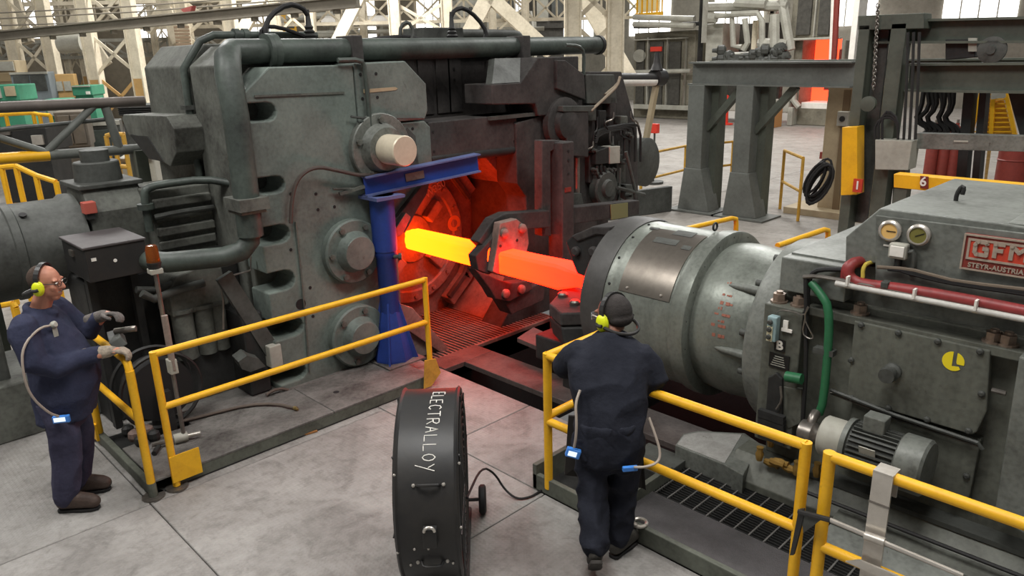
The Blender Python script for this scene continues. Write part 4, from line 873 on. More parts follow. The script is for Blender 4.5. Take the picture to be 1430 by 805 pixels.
# shackle on the curb
sh = thing('lifting_shackle', az(888,733,.125), 'small bare steel ring lying on the walkway curb behind worker', 'shackle')
c = az(893,732,.13)
MB().tube([c+V(.045*math.cos(t*PI/8),.045*math.sin(t*PI/8),.008) for t in range(17)], .012, 8).build('ring', BRIGHT, sh, smooth=True); c2 = az(884,733,.13); MB().tube([c2+V(-.05,0,.0), c2+V(.03,0,.006)], .016, 8).build('shank', BRIGHT, sh, smooth=True)

# ================================================================== DRUM FAN
FR, FW_ = .55, .35
fc = az(612, 806, 0); fax = V(.6966,.7175,0); fax = (Matrix.Rotation(math.radians(1.5),3,'Z') @ fax); ftan = V(-fax.y, fax.x, 0)   # ftan: away from camera
FC = fc + V(0,0,FR+.03) + ftan*.14
fan = thing('drum_fan', (FC.x, FC.y, 0), 'large round black drum fan on wheels with white hand-painted lettering', 'fan')
FL = FC - fax*(FW_/2)
shell = MB().lathe(FL, fax, [(0,FR-.03),(0,FR),(.012,FR+.012),(.025,FR),(FW_-.025,FR),(FW_-.012,FR+.012),(FW_,FR),(FW_,FR-.03),(FW_-.02,FR-.035),(.02,FR-.035)], 72, cap=False).build('drum_shell', BLACK, fan, smooth=True)
def onfan(s, ang, r=None):        # s along the axis, ang degrees above the camera-side horizontal
    a = math.radians(ang); return FL + fax*s - ftan*((r or FR)*math.cos(a)) + V(0,0,(r or FR)*math.sin(a))
for s in (-.005, FW_+.005):
    gmb = MB()
    for rr in [.06+.045*i for i in range(11)]:
        gmb.tube([FL+fax*s+ftan*(rr*math.cos(t*PI/18))+V(0,0,rr*math.sin(t*PI/18)) for t in range(37)], .0035, 5)
    for t in range(8):
        a = t*PI/4; gmb.tube([FL+fax*s+ftan*(.06*math.cos(a))+V(0,0,.06*math.sin(a)), FL+fax*s+ftan*(FR*math.cos(a))+V(0,0,FR*math.sin(a))], .005, 5)
    gmb.build('wire_guard', BLACK, fan)
MB().lathe(FC-fax*.12, fax, [(0,.06),(.02,.1),(.2,.1),(.22,.06)], 20).build('fan_motor', DGREY, fan, smooth=True)
for i in range(3):
    a = 2*PI*i/3+.3; d = ftan*math.cos(a)+V(0,0,math.sin(a)); t_ = ftan*(-math.sin(a))+V(0,0,math.cos(a))
    w0 = t_*.07+fax*.03; w1 = t_*.12+fax*.07
    MB().prism([FC+d*.08-w0, FC+d*.08+w0, FC+d*.48+w1, FC+d*.48-w1], fax*.006).build('fan_blade', DGREY, fan)
# painted lettering, stroke by stroke, running down the drum
G = {'E': [[(1,1),(0,1),(0,0),(1,0)],[(0,.5),(.75,.5)]], 'L': [[(0,1),(0,0),(1,0)]], 'C': [[(1,.85),(.6,1),(.2,.9),(0,.5),(.2,.1),(.6,0),(1,.15)]], 'T': [[(0,1),(1,1)],[(.5,1),(.5,0)]],
     'R': [[(0,0),(0,1),(.7,1),(.95,.8),(.7,.55),(0,.5)],[(.4,.5),(1,0)]], 'A': [[(0,0),(.5,1),(1,0)],[(.2,.4),(.8,.4)]], 'O': [[(.5,1),(.12,.8),(0,.5),(.15,.15),(.5,0),(.85,.15),(1,.5),(.88,.8),(.5,1)]], 'Y': [[(0,1),(.5,.5)],[(1,1),(.1,-.5)]]}
ang = 97.0; lh = .07; s0_ = .195
for ci, ch in enumerate('ELECTRALLOY'):
    wdeg = 3.7 if ch != 'T' else 4.0
    lm = MB(); base = s0_ - .0042*ci
    for stx in G[ch]:
        P = []
        for (u, v), (u2, v2) in zip(stx[:-1], stx[1:]):
            for q in range(3): P.append((u+(u2-u)*q/3, v+(v2-v)*q/3))
        P.append(stx[-1])
        lm.tube([onfan(base + v*lh*(1.0), ang - u*wdeg, FR+.001) for u, v in P], .003, 5)
    lm.build('painted_letter', WHITE, shell)
    ang -= wdeg + 1.95
def handle(ang):
    for s in (.11, .27): MB().ball(onfan(s, ang, FR+.004), .011, 8).build('rivet', BRIGHT, shell, smooth=True)
    MB().tube([onfan(.13,ang,FR), onfan(.14,ang,FR+.03), onfan(.16,ang,FR+.035), onfan(.22,ang,FR+.035), onfan(.24,ang,FR+.03), onfan(.25,ang,FR)], .009, 8).build('grab_handle', BLACK, shell, smooth=True)
handle(29); handle(-19)
for s, a in ((.10,-8),(.175,-8),(.07,-21),(.30,-21),(.01,35),(.01,-10),(.355,40),(.355,5)): MB().ball(onfan(s, a, FR+.006), .008, 8).build('rivet', BRIGHT, shell, smooth=True)
ca_ = onfan(.19,6,FR)
m3 = Matrix((fax, ftan, V(0,0,1))).transposed()
MB().obox(ca_-ftan*.02-V(0,0,.05), (.075,.05,.11), m3).build('switch_box', BLACK, shell, bevel=.004)
MB().tube([ca_-ftan*.05+fax*(.028*math.cos(t*PI/8))+V(0,0,.0+.028*math.sin(t*PI/8)) for t in range(9)], .008, 8).build('padlock_hasp', BRIGHT, shell, smooth=True)
# stand and wheels
for s in (.0, FW_): MB().tube([FL+fax*s-ftan*.33+V(0,0,-FR+.0), FL+fax*s+ftan*.52+V(0,0,-FR+.0)], .018, 8).build('stand_tube', BLACK, fan)
for k in (-.28, .28): MB().tube([FL+fax*0+ftan*k+V(0,0,-FR+.01), FL+fax*FW_+ftan*k+V(0,0,-FR+.01)], .018, 8).build('stand_tube', BLACK, fan)
wc = FC+ftan*.52; wc.z = .1
MB().tube([wc-fax*.25, wc+fax*.27], .012, 8).build('axle', DARK, fan)
for s in (-.2, .27): MB().lathe(wc+fax*(s-.025), fax, [(0,.04),(0,.085),(.012,.1),(.04,.1),(.05,.085),(.05,.04)], 24).build('wheel', RUBBER, fan, smooth=True)
q0 = FC + fax*.2 + V(0,0,.05-FR*.2); 
cd = MB().tube([V(*(FC+fax*.19)[:2],.45), az(672,652,.32), az(690,660,.2), az(705,685,.05), az(722,698,.012), az(740,695,.012), az(752,688,.012), az(760,683,.014), az(768,672,.05)], .008, 7, 2).build('power_cord', RUBBER, smooth=True)
tag(cd, 'thin black power cord running from the fan to the walkway end', 'power cord')

# ================================================================== LEFT DRIVE UNIT AND SMALL GEAR
dv = thing('drive_unit', (-7.5, 1.5, 0), 'dark grey drive unit with big horizontal motor cylinder and gearbox tower', 'drive unit')
mc = MB().lathe((-7.55, -1.6, 1.5), (0,1,0), [(0,.3),(.02,.41),(2.85,.41),(2.86,.425),(2.92,.425),(2.93,.41),(3.3,.41),(3.34,.44),(3.42,.44),(3.43,.3)], 48).build('motor_cylinder', DGREY, dv, smooth=True)
MB().cyl((-7.3,1.38,1.84),(-7.295,1.38,1.85),.03,n=12).build('bolt_hole', RUBBER, mc)
for y in (-.9, .9): MB().box((-7.85,y-.12,0),(-7.2,y+.12,1.2)).build('pedestal', DGREY, dv, bevel=.02)
MB().box((-8.0,-1.4,0),(-7.05,1.7,.5)).build('plinth', GREENB, dv, bevel=.015)
gb = MB().prism([V(-7.15,1.85,1.35), V(-7.15,1.85,1.8), V(-7.3,1.85,2.0), V(-7.75,1.85,2.0), V(-7.9,1.85,1.35)], (0,.48,0)).build('gearbox', GREENB, dv, bevel=.015)
MB().box((-7.82,1.82,1.99),(-7.24,2.36,2.03)).build('gearbox_lid', DGREY, gb, bevel=.008)
MB().lathe((-7.55,2.08,2.03),(0,0,1),[(0,.2),(.16,.19),(.17,.18),(.17,.12),(.27,.12),(.275,.11)],28).build('round_cap', DGREY, gb, smooth=True)
q = ax(124,290,-7.15); MB().box((-7.2,q.y-.05,q.z-.05),(-7.1,q.y+.05,q.z+.05)).build('sensor_box', mat('faded_red','b0574a',.6), gb, bevel=.006); MB().box((-7.2,q.y-.03,q.z-.1),(-7.12,q.y+.03,q.z-.05)).build('sensor_plug', DARK, gb)
MB().tube([V(-6.95,2.25,1.6), V(-6.95,2.25,1.92), V(-6.95,2.28,1.98), V(-6.95,2.4,2.0), V(-6.8,2.75,2.02), V(-6.55,2.9,1.98)], .035, 10, 1).build('oil_pipe', PIPEG, dv, smooth=True)
MB().lathe((-6.95,2.25,1.8),(0,0,1),[(0,.07),(.05,.07)],14).build('pipe_flange', PIPEG, dv, smooth=True)
mfd = MB().box((-7.6,2.3,1.3),(-7.0,2.86,1.95)).build('manifold', GREENB, dv, bevel=.015)
for k in range(4): MB().box((-7.0,2.32,1.40+.13*k),(-6.96+.02*(k%2),2.84,1.48+.13*k)).build('manifold_rib', GREENB, mfd, bevel=.012)
MB().tube([V(-6.93,2.3,1.72),V(-6.9,2.5,1.74),V(-6.93,2.84,1.73)], .025, 8, 1).build('manifold_pipe', DGREY, mfd, smooth=True)
MB().box((-7.0,2.3,.1),(-6.6,2.86,1.35)).build('lower_block', DARK, dv, bevel=.02)
MB().box((-7.3,1.6,.0),(-6.75,2.3,1.3)).build('lower_block', DARK, dv, bevel=.02)
# filter canisters
ff = thing('filter_unit', (-6.45, 2.35, .12), 'grey filter housing with hanging canisters beside the press edge', 'filter')
MB().prism([V(-6.35,a,b) for a,b in ((2.12,1.18),(2.2,1.3),(2.45,1.36),(2.6,1.3),(2.62,.95),(2.12,.95))], (-.35,0,0)).build('filter_head', GREENB, ff, bevel=.015)
for y, r in ((2.22,.09),(2.4,.085),(2.53,.07)): MB().lathe((-6.42,y,.52),(0,0,1),[(0,.04),(.02,r),(.44,r),(.45,r+.02),(.48,r+.02)],18).build('canister', GREENB, ff, smooth=True)
MB().tube([ax(285,395,-6.3), ax(250,405,-6.3), ax(215,418,-6.3), ax(198,410,-6.3)], .035, 10).build('inlet_pipe', DGREY, ff, smooth=True); MB().tube([ax(262,390,-6.4), ax(215,405,-6.4), ax(190,405,-6.4)], .03, 10).build('inlet_pipe', DGREY, ff, smooth=True)
MB().tube([ax(350,358,-6.2), ax(350,378,-6.2), ax(306,390,-6.2), ax(312,420,-6.2), ax(312,460,-6.2)], .01, 7).build('steel_line', BARE, ff, smooth=True)
MB().box((-6.75,2.1,.12),(-6.4,2.7,.55)).build('filter_foot', DARK, ff, bevel=.02)
br = thing('press_brace', (-6.2, 2.75, .12), 'slanting dark steel strut with junction box at foot of the press', 'brace')
MB().bar(ax(312,385,-6.15), ax(385,500,-6.1), .14, .06, (1,0,0)).build('strut', DGREY, br); MB().box(tuple(ax(375,505,-6.05)-V(.06,.0,.06)), tuple(ax(385,492,-6.0)+V(.0,.06,.06))).build('junction_box', PALEG, br, bevel=.008); MB().box((-6.5,2.6,.12),(-6.1,2.8,.9)).build('strut_foot', DARK, br, bevel=.02)
# black control box
x0 = -6.4; a = ax(117,350,x0); b = ax(201,333,x0); cbt = ax(117,398,x0)
bk = thing('control_box', (x0-.2, (a.y+b.y)/2, cbt.z), 'black steel control box with two white stickers behind the beacon', 'control box')
MB().box((x0-.62,a.y,cbt.z),(x0,b.y,a.z)).build('case', BLACK, bk, bevel=.006); lid = MB().box((x0-.63,a.y-.015,a.z),(x0+.012,b.y+.012,a.z+.02)).build('lid', mat('worn_black_lid','4d4848',.5,0,'3a3636',.5,4,30), bk, bevel=.005)
p = ax(131,363,x0+.003); MB().box((x0,p.y-.018,p.z-.013),(x0+.004,p.y+.018,p.z+.013)).build('sticker', WHITE, bk); p = ax(161,364,x0+.003); MB().cyl((x0,p.y,p.z),(x0+.004,p.y,p.z),.014,n=14).build('sticker', WHITE, bk)
MB().box((x0-.38,a.y-.02,a.z-.1),(x0-.3,a.y,a.z-.05)).build('latch', BARE, bk)
for y in (a.y+.06, b.y-.06): MB().box((x0-.3,y-.03,.0),(x0-.22,y+.03,cbt.z)).build('leg', DARK, bk)
# beacon
bx_, by_ = -5.72, 1.84
be = thing('beacon_light', (bx_, by_, 0), 'orange warning beacon on a slim grey pole behind the rail', 'beacon')
zb = ax(212,372,bx_).z
MB().tube([V(bx_,by_,.0), V(bx_,by_,zb-.05)], .017, 10).build('pole', BARE, be, smooth=True); MB().tube([V(bx_+.03,by_,.75), V(bx_+.03,by_,1.2)], .024, 10).build('taped_cable', mat('tape','8a7c73',.6,0,'6a5a52',.6,20,60), be, smooth=True)
MB().box((bx_-.045,by_-.045,zb-.06),(bx_+.045,by_+.045,zb-.02)).build('mount_box', PALEG, be, bevel=.006); MB().lathe((bx_,by_,zb-.02),(0,0,1),[(0,.045),(.035,.05),(.036,.053),(.05,.053)],20).build('beacon_base', DARK, be, smooth=True)
MB().lathe((bx_,by_,zb+.03),(0,0,1),[(0,.05),(.02,.048),(.1,.044),(.125,.036),(.13,.02)],20).build('beacon_lens', ORANGE, be, smooth=True); MB().box((bx_-.03,by_-.03,.72),(bx_+.05,by_+.03,.84)).build('pole_clamp', PALEG, be, bevel=.006)
# hose reel, air tool, hose and stick on the step
rl = thing('hose_reel', (-6.2, 1.9, .1), 'black hose reel standing behind the yellow rail posts', 'hose reel')
rc = ax(228,553,-6.05)
for dx in (0, -.22): MB().lathe((-6.05+dx-.02, rc.y, .46), (1,0,0), [(0,.32),(.012,.335),(.024,.32),(.012,.3)], 36, cap=False).build('reel_rim', DARK, rl, smooth=True)
MB().lathe((-6.27, rc.y, .46), (1,0,0), [(0,.1),(0,.26),(.2,.26),(.2,.1)], 30).build('wound_hose', RUBBER, rl, smooth=True); MB().box((-6.3,rc.y-.05,.012),(-6.0,rc.y+.05,.46)).build('reel_stand', DARK, rl)
tl = thing('air_grinder', az(250,612,.13), 'silver air tool lying on the step between rail posts', 'tool')
p = az(243,614,.16); MB().tube([az(212,622,.16), p], .02, 8).build('handle', BARE, tl, smooth=True); MB().tube([p, az(262,609,.16)], .04, 12).build('tool_body', PALEG, tl, smooth=True); MB().tube([az(262,609,.16), az(280,605,.16)], .018, 10).build('spindle', BRIGHT, tl, smooth=True); MB().tube([az(222,624,.14), az(215,634,.14)], .02, 8).build('trigger', DARK, tl)
for k in range(5):
    p = az(180+k*9, 608+(k%3)*7, .12); tag(MB().lathe(p,(0,0,1),[(0,.04),(.03,.05),(.07,.045),(.09,.02)],10).build('pipe_fitting', SCALE if k%2 else DARK), ['leftmost oily pipe fitting beside the hose reel','second oily pipe fitting from left beside hose reel','middle oily pipe fitting in front of hose reel','fourth oily pipe fitting, near the rail post','rightmost oily pipe fitting, by the air tool'][k], 'fitting', 'oily fittings beside the hose reel')
hs_ = MB().tube([az(250,590,.14), az(300,577,.14), az(345,566,.14), az(385,564,.14), az(415,571,.14)], .014, 8, 1).build('air_hose', mat('worn_hose','5b5048',.7), smooth=True); tag(hs_, 'short brown air hose lying across the tread-plate step', 'hose')
hf = MB().lathe(az(411,570,.14),(az(418,573,.14)-az(411,570,.14)),[(0,.018),(.03,.018),(.03,.012),(.05,.012)],8).build('hose_end', mat('brass_end','8d7a4f',.4,.5), hs_)
tag(MB().bar(az(408,612,.01), az(443,602,.01), .02, .012).build('wooden_stick', WOOD), 'thin wooden stick lying on floor against the step', 'stick')
h2 = MB().tube([ax(372,552,-6.0), ax(380,546,-6.0), ax(392,543,-6.0), ax(402,545,-6.0)], .014, 8, 1).build('hose_stub', MATS['worn_hose'], smooth=True); tag(h2, 'curved hose stub at the foot of the press', 'hose')
rg = MB().prism([ax(333,506,-6.02),ax(345,497,-6.02),ax(362,502,-6.02),ax(371,512,-6.02),ax(350,520,-6.02),ax(338,516,-6.02)], (-.12,0,.03)).build('oily_rag', DGREY); tag(rg, 'crumpled dark rag hanging by the strut foot', 'rag')

# ================================================================== PEOPLE
from mathutils import noise
def fuse(mb, name, m, parent, vox=.008, sm=4, wrinkle=0.0, wscale=9.0, zs=.5):
    """voxel-fuse overlapping volumes into one continuous skin (built in the parent's own frame)"""
    me = bpy.data.meshes.new(name); me.from_pydata(mb.v, [], mb.f); me.update()
    b = bmesh.new(); b.from_mesh(me); bmesh.ops.recalc_face_normals(b, faces=b.faces[:]); b.to_mesh(me); b.free()
    o = bpy.data.objects.new(name, me); COL.objects.link(o)
    r = o.modifiers.new('r', 'REMESH'); r.mode = 'VOXEL'; r.voxel_size = vox; r.use_smooth_shade = True
    s = o.modifiers.new('s', 'SMOOTH'); s.iterations = sm; s.factor = .5
    bpy.context.view_layer.update()
    nm = bpy.data.meshes.new_from_object(o.evaluated_get(bpy.context.evaluated_depsgraph_get()))
    bpy.data.objects.remove(o); bpy.data.meshes.remove(me); nm.name = name
    if wrinkle:
        nrm = [v.normal.copy() for v in nm.vertices]
        for v, nn in zip(nm.vertices, nrm):
            p = Vector((v.co.x*wscale, v.co.y*wscale, v.co.z*wscale*zs))
            v.co += nn*(wrinkle*(1-2*abs(noise.noise(p + Vector((3.1, 7.7, 1.3))))) - wrinkle*.4)
    lo = Vector([min(v.co[i] for v in nm.vertices) for i in range(3)]); hi = Vector([max(v.co[i] for v in nm.vertices) for i in range(3)])
    c = (lo+hi)/2
    for v in nm.vertices: v.co -= c
    nm.materials.clear()
    for p in nm.polygons: p.material_index = 0
    return finish(name, nm, m, parent, c, True, 0, True)
def limb(mb, pts, radii, n=14, smooth=1):
    mb.tube(pts, 0, n, smooth, radii)
    for p, r in ((pts[0], radii[0]), (pts[-1], radii[-1])): mb.ball(p, r*.98, 10)
    return mb
def loft(mb, rings, n=24):      # rings: (z, cx, cy, rx, ry)
    b = len(mb.v)
    for z, cx, cy, rx, ry in rings:
        for i in range(n):
            a = 2*PI*i/n; c, s = math.cos(a), math.sin(a)
            mb.v.append(V(cx+rx*math.copysign(abs(c)**.85, c), cy+ry*math.copysign(abs(s)**.85, s), z))
    for k in range(len(rings)-1):
        for i in range(n): mb.f.append((b+k*n+i, b+k*n+(i+1) % n, b+(k+1)*n+(i+1) % n, b+(k+1)*n+i))
    mb.f += [tuple(b+i for i in range(n-1, -1, -1)), tuple(b+(len(rings)-1)*n+i for i in range(n))]
    return mb
def hand_shape(mb, w, d, nrm, side, curl, fr=.0105):
    """palm with four unequal fingers and a thumb leaving the side of the palm"""
    d = Vector(d).normalized(); nrm = Vector(nrm); nrm = (nrm-d*nrm.dot(d)).normalized(); ac = d.cross(nrm)*side
    w = Vector(w); m3 = Matrix((ac, nrm, d)).transposed()
    mb.ball(w+d*.045, (.044, .02, .056), 12, m3)
    limb(mb, [w-d*.03, w+d*.03], [.03, .032], 10, 0)
    for k, (off, L) in enumerate(((-.033,.058),(-.011,.07),(.012,.074),(.034,.066))):
        p = w+d*.085+ac*off; dirn = d.copy(); P = [p-d*.02, p]
        ax_ = ac
        for j, sl in enumerate((.42, .33, .25)):
            dirn = (dirn*math.cos(curl) + nrm*math.sin(curl)).normalized() if j == 0 else (dirn*math.cos(curl) + (nrm*math.cos(curl*j*1.0) - d*math.sin(curl*j*1.0))*math.sin(curl)).normalized()
            P.append(P[-1]+dirn*(L*sl*1.25))
        limb(mb, P, [fr*1.1, fr*1.1, fr, fr*.95, fr*.85], 8, 0)
    p = w+d*.02+ac*.036
    limb(mb, [p-ac*.01, p+ac*.028+d*.025+nrm*.012, p+ac*.034+d*.055+nrm*.03, p+ac*.026+d*.078+nrm*.042], [fr*1.4, fr*1.25, fr*1.1, fr*.95], 8, 0)
    return mb
def head_shape(mb, c, hm):
    def P(x, y, z): return Vector(c)+hm @ V(x, y, z)
    mb.ball(P(0,-.012,.03), (.076,.098,.092), 20, hm); mb.ball(P(0,.012,-.035), (.064,.078,.072), 18, hm); mb.ball(P(0,.045,-.088), (.036,.036,.028), 12, hm)
    limb(mb, [P(0,.082,.028), P(0,.1,.0), P(0,.108,-.018)], [.011,.013,.016], 8, 0)
    for s in (-1, 1):
        mb.ball(P(s*.012,.096,-.022), .011, 8); mb.ball(P(s*.034,.078,.034), (.026,.014,.01), 10, hm); mb.ball(P(s*.038,.06,-.02), (.022,.022,.022), 10, hm); mb.ball(P(s*.078,-.008,-.005), (.012,.024,.034), 10, hm)
    mb.ball(P(0,.083,-.055), (.024,.013,.008), 10, hm); mb.ball(P(0,.081,-.068), (.021,.013,.008), 10, hm)
    return P
def boot_shape(mb, heel, toe, ankle):
    heel, toe, ankle = Vector(heel), Vector(toe), Vector(ankle); d = (toe-heel); n_ = d.normalized(); u = V(0,0,1); u = (u-n_*u.dot(n_)).normalized()
    limb(mb, [heel+d*.12+u*.044, heel+d*.5+u*.044, toe-d*.1+u*.042], [.046,.048,.047], 12, 1)
    limb(mb, [heel+d*.14+u*.055, heel+d*.45+u*.075, toe-d*.16+u*.055], [.048,.053,.046], 12, 1)
    limb(mb, [heel+d*.18+u*.05, ankle], [.048,.056], 12, 0); return mb
def sole(heel, toe, m, par):
    heel, toe = Vector(heel), Vector(toe); d = (toe-heel).normalized(); up = V(0,0,1); up = (up-d*up.dot(d)).normalized(); q = d.cross(up); L = (toe-heel).length; pts = []
    for u, wd in ((.03,.022),(.08,.036),(.3,.034),(.6,.043),(.82,.04),(.96,.02)): pts.append(heel+d*(u*L)+q*wd-up*.0)
    for u, wd in ((.96,.02),(.82,.04),(.6,.043),(.3,.034),(.08,.036),(.03,.022)): pts.append(heel+d*(u*L)-q*wd)
    return MB().prism(pts, -up*.022+V(0,0,0)).build('sole', m, par, local=True, smooth=False, bevel=.004)
def muff(P, hm, par, sides, band=True, back=True):
    e = None
    for s in sides:
        mb = MB(); mb.ball(P(s*.098,-.006,-.012), (.026,.036,.05), 16, hm); mb.ball(P(s*.088,-.006,-.012), (.018,.04,.052), 16, hm)
        e = mb.build('ear_defender', HIVIS, par, smooth=True, local=True)
        MB().tube([P(s*.126,-.03,-.02), P(s*.128,-.005,-.018), P(s*.122,.012,-.012)], .011, 8).build('cup_arm', BLACK, e, smooth=True, local=True)
    if band:
        pts = [P(.1*math.cos(t*PI/12), -.012, .03+.105*math.sin(t*PI/12)) for t in range(13)]; mb = MB()
        for k in range(len(pts)-1): mb.bar(pts[k], pts[k+1], .03, .012, tuple((pts[k]-P(0,-.012,0)).normalized()))
        mb.build('head_band', BLACK, par, local=True)
    if back:
        MB().tube([P(.108*math.cos(t*PI/10), -.03-.11*math.sin(t*PI/10), -.03-.045*math.sin(t*PI/10)) for t in range(11)], .011, 8, 1).build('neck_band', BLACK, par, smooth=True, local=True)

# ---- worker at the left, bareheaded, seen from his right side
fang = math.radians(52)
WP = (-5.60, 1.03, 0)
w1 = thing('person', WP, 'worker in navy coveralls, bareheaded with glasses and ear defenders, gripping rail', 'person', rz=fang-PI/2)
hm = Matrix.Rotation(math.radians(-4), 3, 'Z') @ Matrix.Rotation(math.radians(-6), 3, 'X')
hc = V(.0, .085, 1.655)
sR, eR, hR = V(.21,-.02,1.42), V(.27,.06,1.12), V(.0,.39,1.15)
sL, eL, hL = V(-.21,.0,1.42), V(-.29,.14,1.18), V(-.25,.29,1.33)
lR = [V(.1,.03,.92), V(.11,.04,.5), V(.1,-.04,.1)]; lL = [V(-.1,.03,.92), V(-.11,.04,.5), V(-.12,-.06,.1)]
mb = MB(); P1 = head_shape(mb, hc, hm)
limb(mb, [V(0,-.01,1.42), V(0,.02,1.5), hc+V(0,-.02,-.06)], [.075,.062,.06], 14, 0)
loft(mb, [(.85,0,.02,.13,.11),(1.08,0,.06,.14,.14),(1.3,0,.01,.15,.11),(1.44,0,-.01,.13,.07)])
for a_, b_, c_2, s_ in ((sR,eR,hR,1),(sL,eL,hL,-1)): limb(mb, [a_,b_,c_2], [.05,.042,.03])
hand_shape(mb, hR, (-.15,1,-.05), (0,.1,-1), 1, .62, .008); hand_shape(mb, hL, (.25,1,.2), (.4,.1,-1), -1, .5, .008)
for l in (lR, lL): limb(mb, l, [.075,.055,.045]); limb(mb, [l[2], l[2]+V(0,.1,-.045)], [.04,.025])
fuse(mb, 'body', SKIN, w1, .007, 3)
# shirt
mb = MB(); loft(mb, [(.70,0,.03,.205,.17),(.80,0,.045,.21,.185),(.95,0,.075,.21,.205),(1.08,0,.08,.205,.205),(1.2,0,.045,.205,.18),(1.32,0,.005,.21,.15),(1.40,0,-.01,.2,.125),(1.455,0,-.01,.15,.095),(1.49,0,.0,.085,.075)])
limb(mb, [sR+V(-.03,0,0), sR, eR, hR-V(-.02,.06,0)], [.085,.09,.078,.05]); limb(mb, [sL+V(.03,0,0), sL, eL, hL-V(0,.06,.02)], [.085,.09,.075,.05])
limb(mb, [V(.075,-.03,1.49), V(.05,.06,1.475), V(0,.1,1.44)], [.02,.02,.018]); limb(mb, [V(-.075,-.03,1.49), V(-.05,.06,1.475), V(0,.1,1.44)], [.02,.02,.018]); limb(mb, [V(.075,-.03,1.495), V(0,-.085,1.505), V(-.075,-.03,1.495)], [.02,.02,.02])
sh1 = fuse(mb, 'shirt', NAVY, w1, .010, 3, .012, 7, .6)
mb = MB(); loft(mb, [(.62,0,.03,.13,.09),(.74,0,.03,.185,.15),(.9,0,.045,.19,.165),(.98,0,.05,.18,.16)])
for l in (lR, lL): limb(mb, [l[0]+V(0,0,-.06), l[1], l[2]+V(0,-.0,.02)], [.115,.095,.085])
fuse(mb, 'trousers', mat('slate_workwear','403f52',.85,0,'302f41',.6,7,80,.35,25,spec=.2), w1, .010, 3, .012, 8, .45)
for l in (lR, lL):
    h = V(l[2].x, l[2].y-.07, .025); t_ = V(l[2].x*1.15, l[2].y+.21, .025); mb = MB(); boot_shape(mb, h, t_, l[2]+V(0,0,.03)); bo = fuse(mb, 'boot', BOOT, w1, .007, 3); sole(h+V(0,-.01,0), t_+V(0,.012,0), RUBBER, bo)
g1 = fuse(hand_shape(limb(MB(), [hR-V(-.06,.13,0), hR], [.052,.042]), hR, (-.15,1,-.05), (0,.1,-1), 1, .62, .0135), 'glove', GLOVE, w1, .006, 2)
g2_ = fuse(hand_shape(limb(MB(), [hL-V(.03,.12,.05), hL], [.052,.042]), hL, (.25,1,.2), (.4,.1,-1), -1, .5, .0135), 'glove', GLOVED, w1, .006, 2)
muff(P1, hm, w1, (1, -1))
mb = MB(); mb.ball(P1(0,-.03,.032), (.0785,.087,.09), 22, hm)
hr = mb.build('hair', HAIR, w1, smooth=True, local=True)
gsx = MB()
for s in (-1, 1):
    gsx.tube([P1(s*.034+.024*math.cos(t*PI/6), .1+.002, .014+.018*math.sin(t*PI/6)) for t in range(13)], .002, 5); gsx.tube([P1(s*.058,.1,.018), P1(s*.074,.06,.018), P1(s*.08,-.01,.012)], .0025, 5)
gsx.tube([P1(-.01,.103,.018), P1(.01,.103,.018)], .002, 5)
gsx.build('glasses', DARK, w1, local=True)
for s in (-1, 1): MB().ball(P1(s*.034,.083,.014), (.013,.009,.008), 10, hm).build('eye', WHITE, w1, smooth=True, local=True)
MB().ball(P1(0,.084,-.05), (.026,.012,.006), 10, hm).build('moustache', mat('grey_whisker','8a7f76',.9), w1, smooth=True, local=True)
MB().tube([V(.12,.13,1.40), V(.22,.09,1.42), V(.335,.03,1.34), V(.375,.02,1.2), V(.365,.02,1.02), V(.30,.07,.86), V(.24,.10,.80)], .008, 7, 2).build('sampling_tube', mat('tan_tube','9d9186',.5), w1, smooth=True, local=True)
mo_ = MB().obox(V(.232,.11,.775), (.03,.105,.05), Matrix.Rotation(.1,3,'Z')).build('belt_monitor', DEVICE, w1, bevel=.006, local=True); MB().obox(V(.2485,.105,.778), (.004,.07,.03), Matrix.Rotation(.1,3,'Z')).build('display', SCREENM, mo_, local=True)
MB().lathe(V(.115,.125,1.40), (.4,.8,.2), [(0,.022),(.015,.025),(.03,.015)], 14).build('inlet_clip', PALEG, w1, smooth=True, local=True); MB().obox(V(.12,.135,1.35), (.03,.006,.06), Matrix.Rotation(-.6,3,'Z')).build('badge_clip', PALEG, w1, local=True)
# tool resting on the rail under his glove
tp0 = az(155,470,1.18); tt = thing('hand_tool', tuple(tp0), 'grey metal hand tool with a tubular head above the rail', 'tool')
MB().prism([az(148,464,1.2), az(165,459,1.2), az(168,470,1.2), az(152,480,1.17)], (0.03,.03,-.06)).build('tool_block', DGREY, tt, bevel=.006); MB().tube([az(160,463,1.21), az(190,459,1.22)], .022, 12).build('tool_tube', BARE, tt, smooth=True)

# ---- worker at the rail, seen from behind
fang = math.radians(134)
w2 = thing('person', (-2.45, 3.04, 0), 'worker in dark navy with black cap and ear defenders, leaning on rail', 'person', rz=fang-PI/2)
hm = Matrix.Rotation(math.radians(42), 3, 'Z') @ Matrix.Rotation(math.radians(-8), 3, 'X')
hm = hm * 1.13; hc = V(.125, .43, 1.47)
sL, eL, hL = V(-.10,.29,1.29), V(-.19,.42,1.13), V(-.10,.62,1.135)
sR, eR, hR = V(.29,.27,1.275), V(.385,.2,1.08), V(.2,.34,1.13)
lL = [V(-.03,.08,.9), V(-.025,.07,.5), V(-.02,-.14,.25)]; lR = [V(.17,.09,.9), V(.17,.15,.5), V(.14,.12,.1)]
mb = MB(); P2 = head_shape(mb, hc, hm)
limb(mb, [V(.09,.28,1.27), V(.1,.34,1.36), hc+V(0,-.03,-.05)], [.08,.066,.062], 14, 0)
loft(mb, [(.85,.07,.08,.14,.1),(1.03,.07,.13,.14,.1),(1.2,.09,.22,.16,.1),(1.3,.09,.28,.13,.07)])
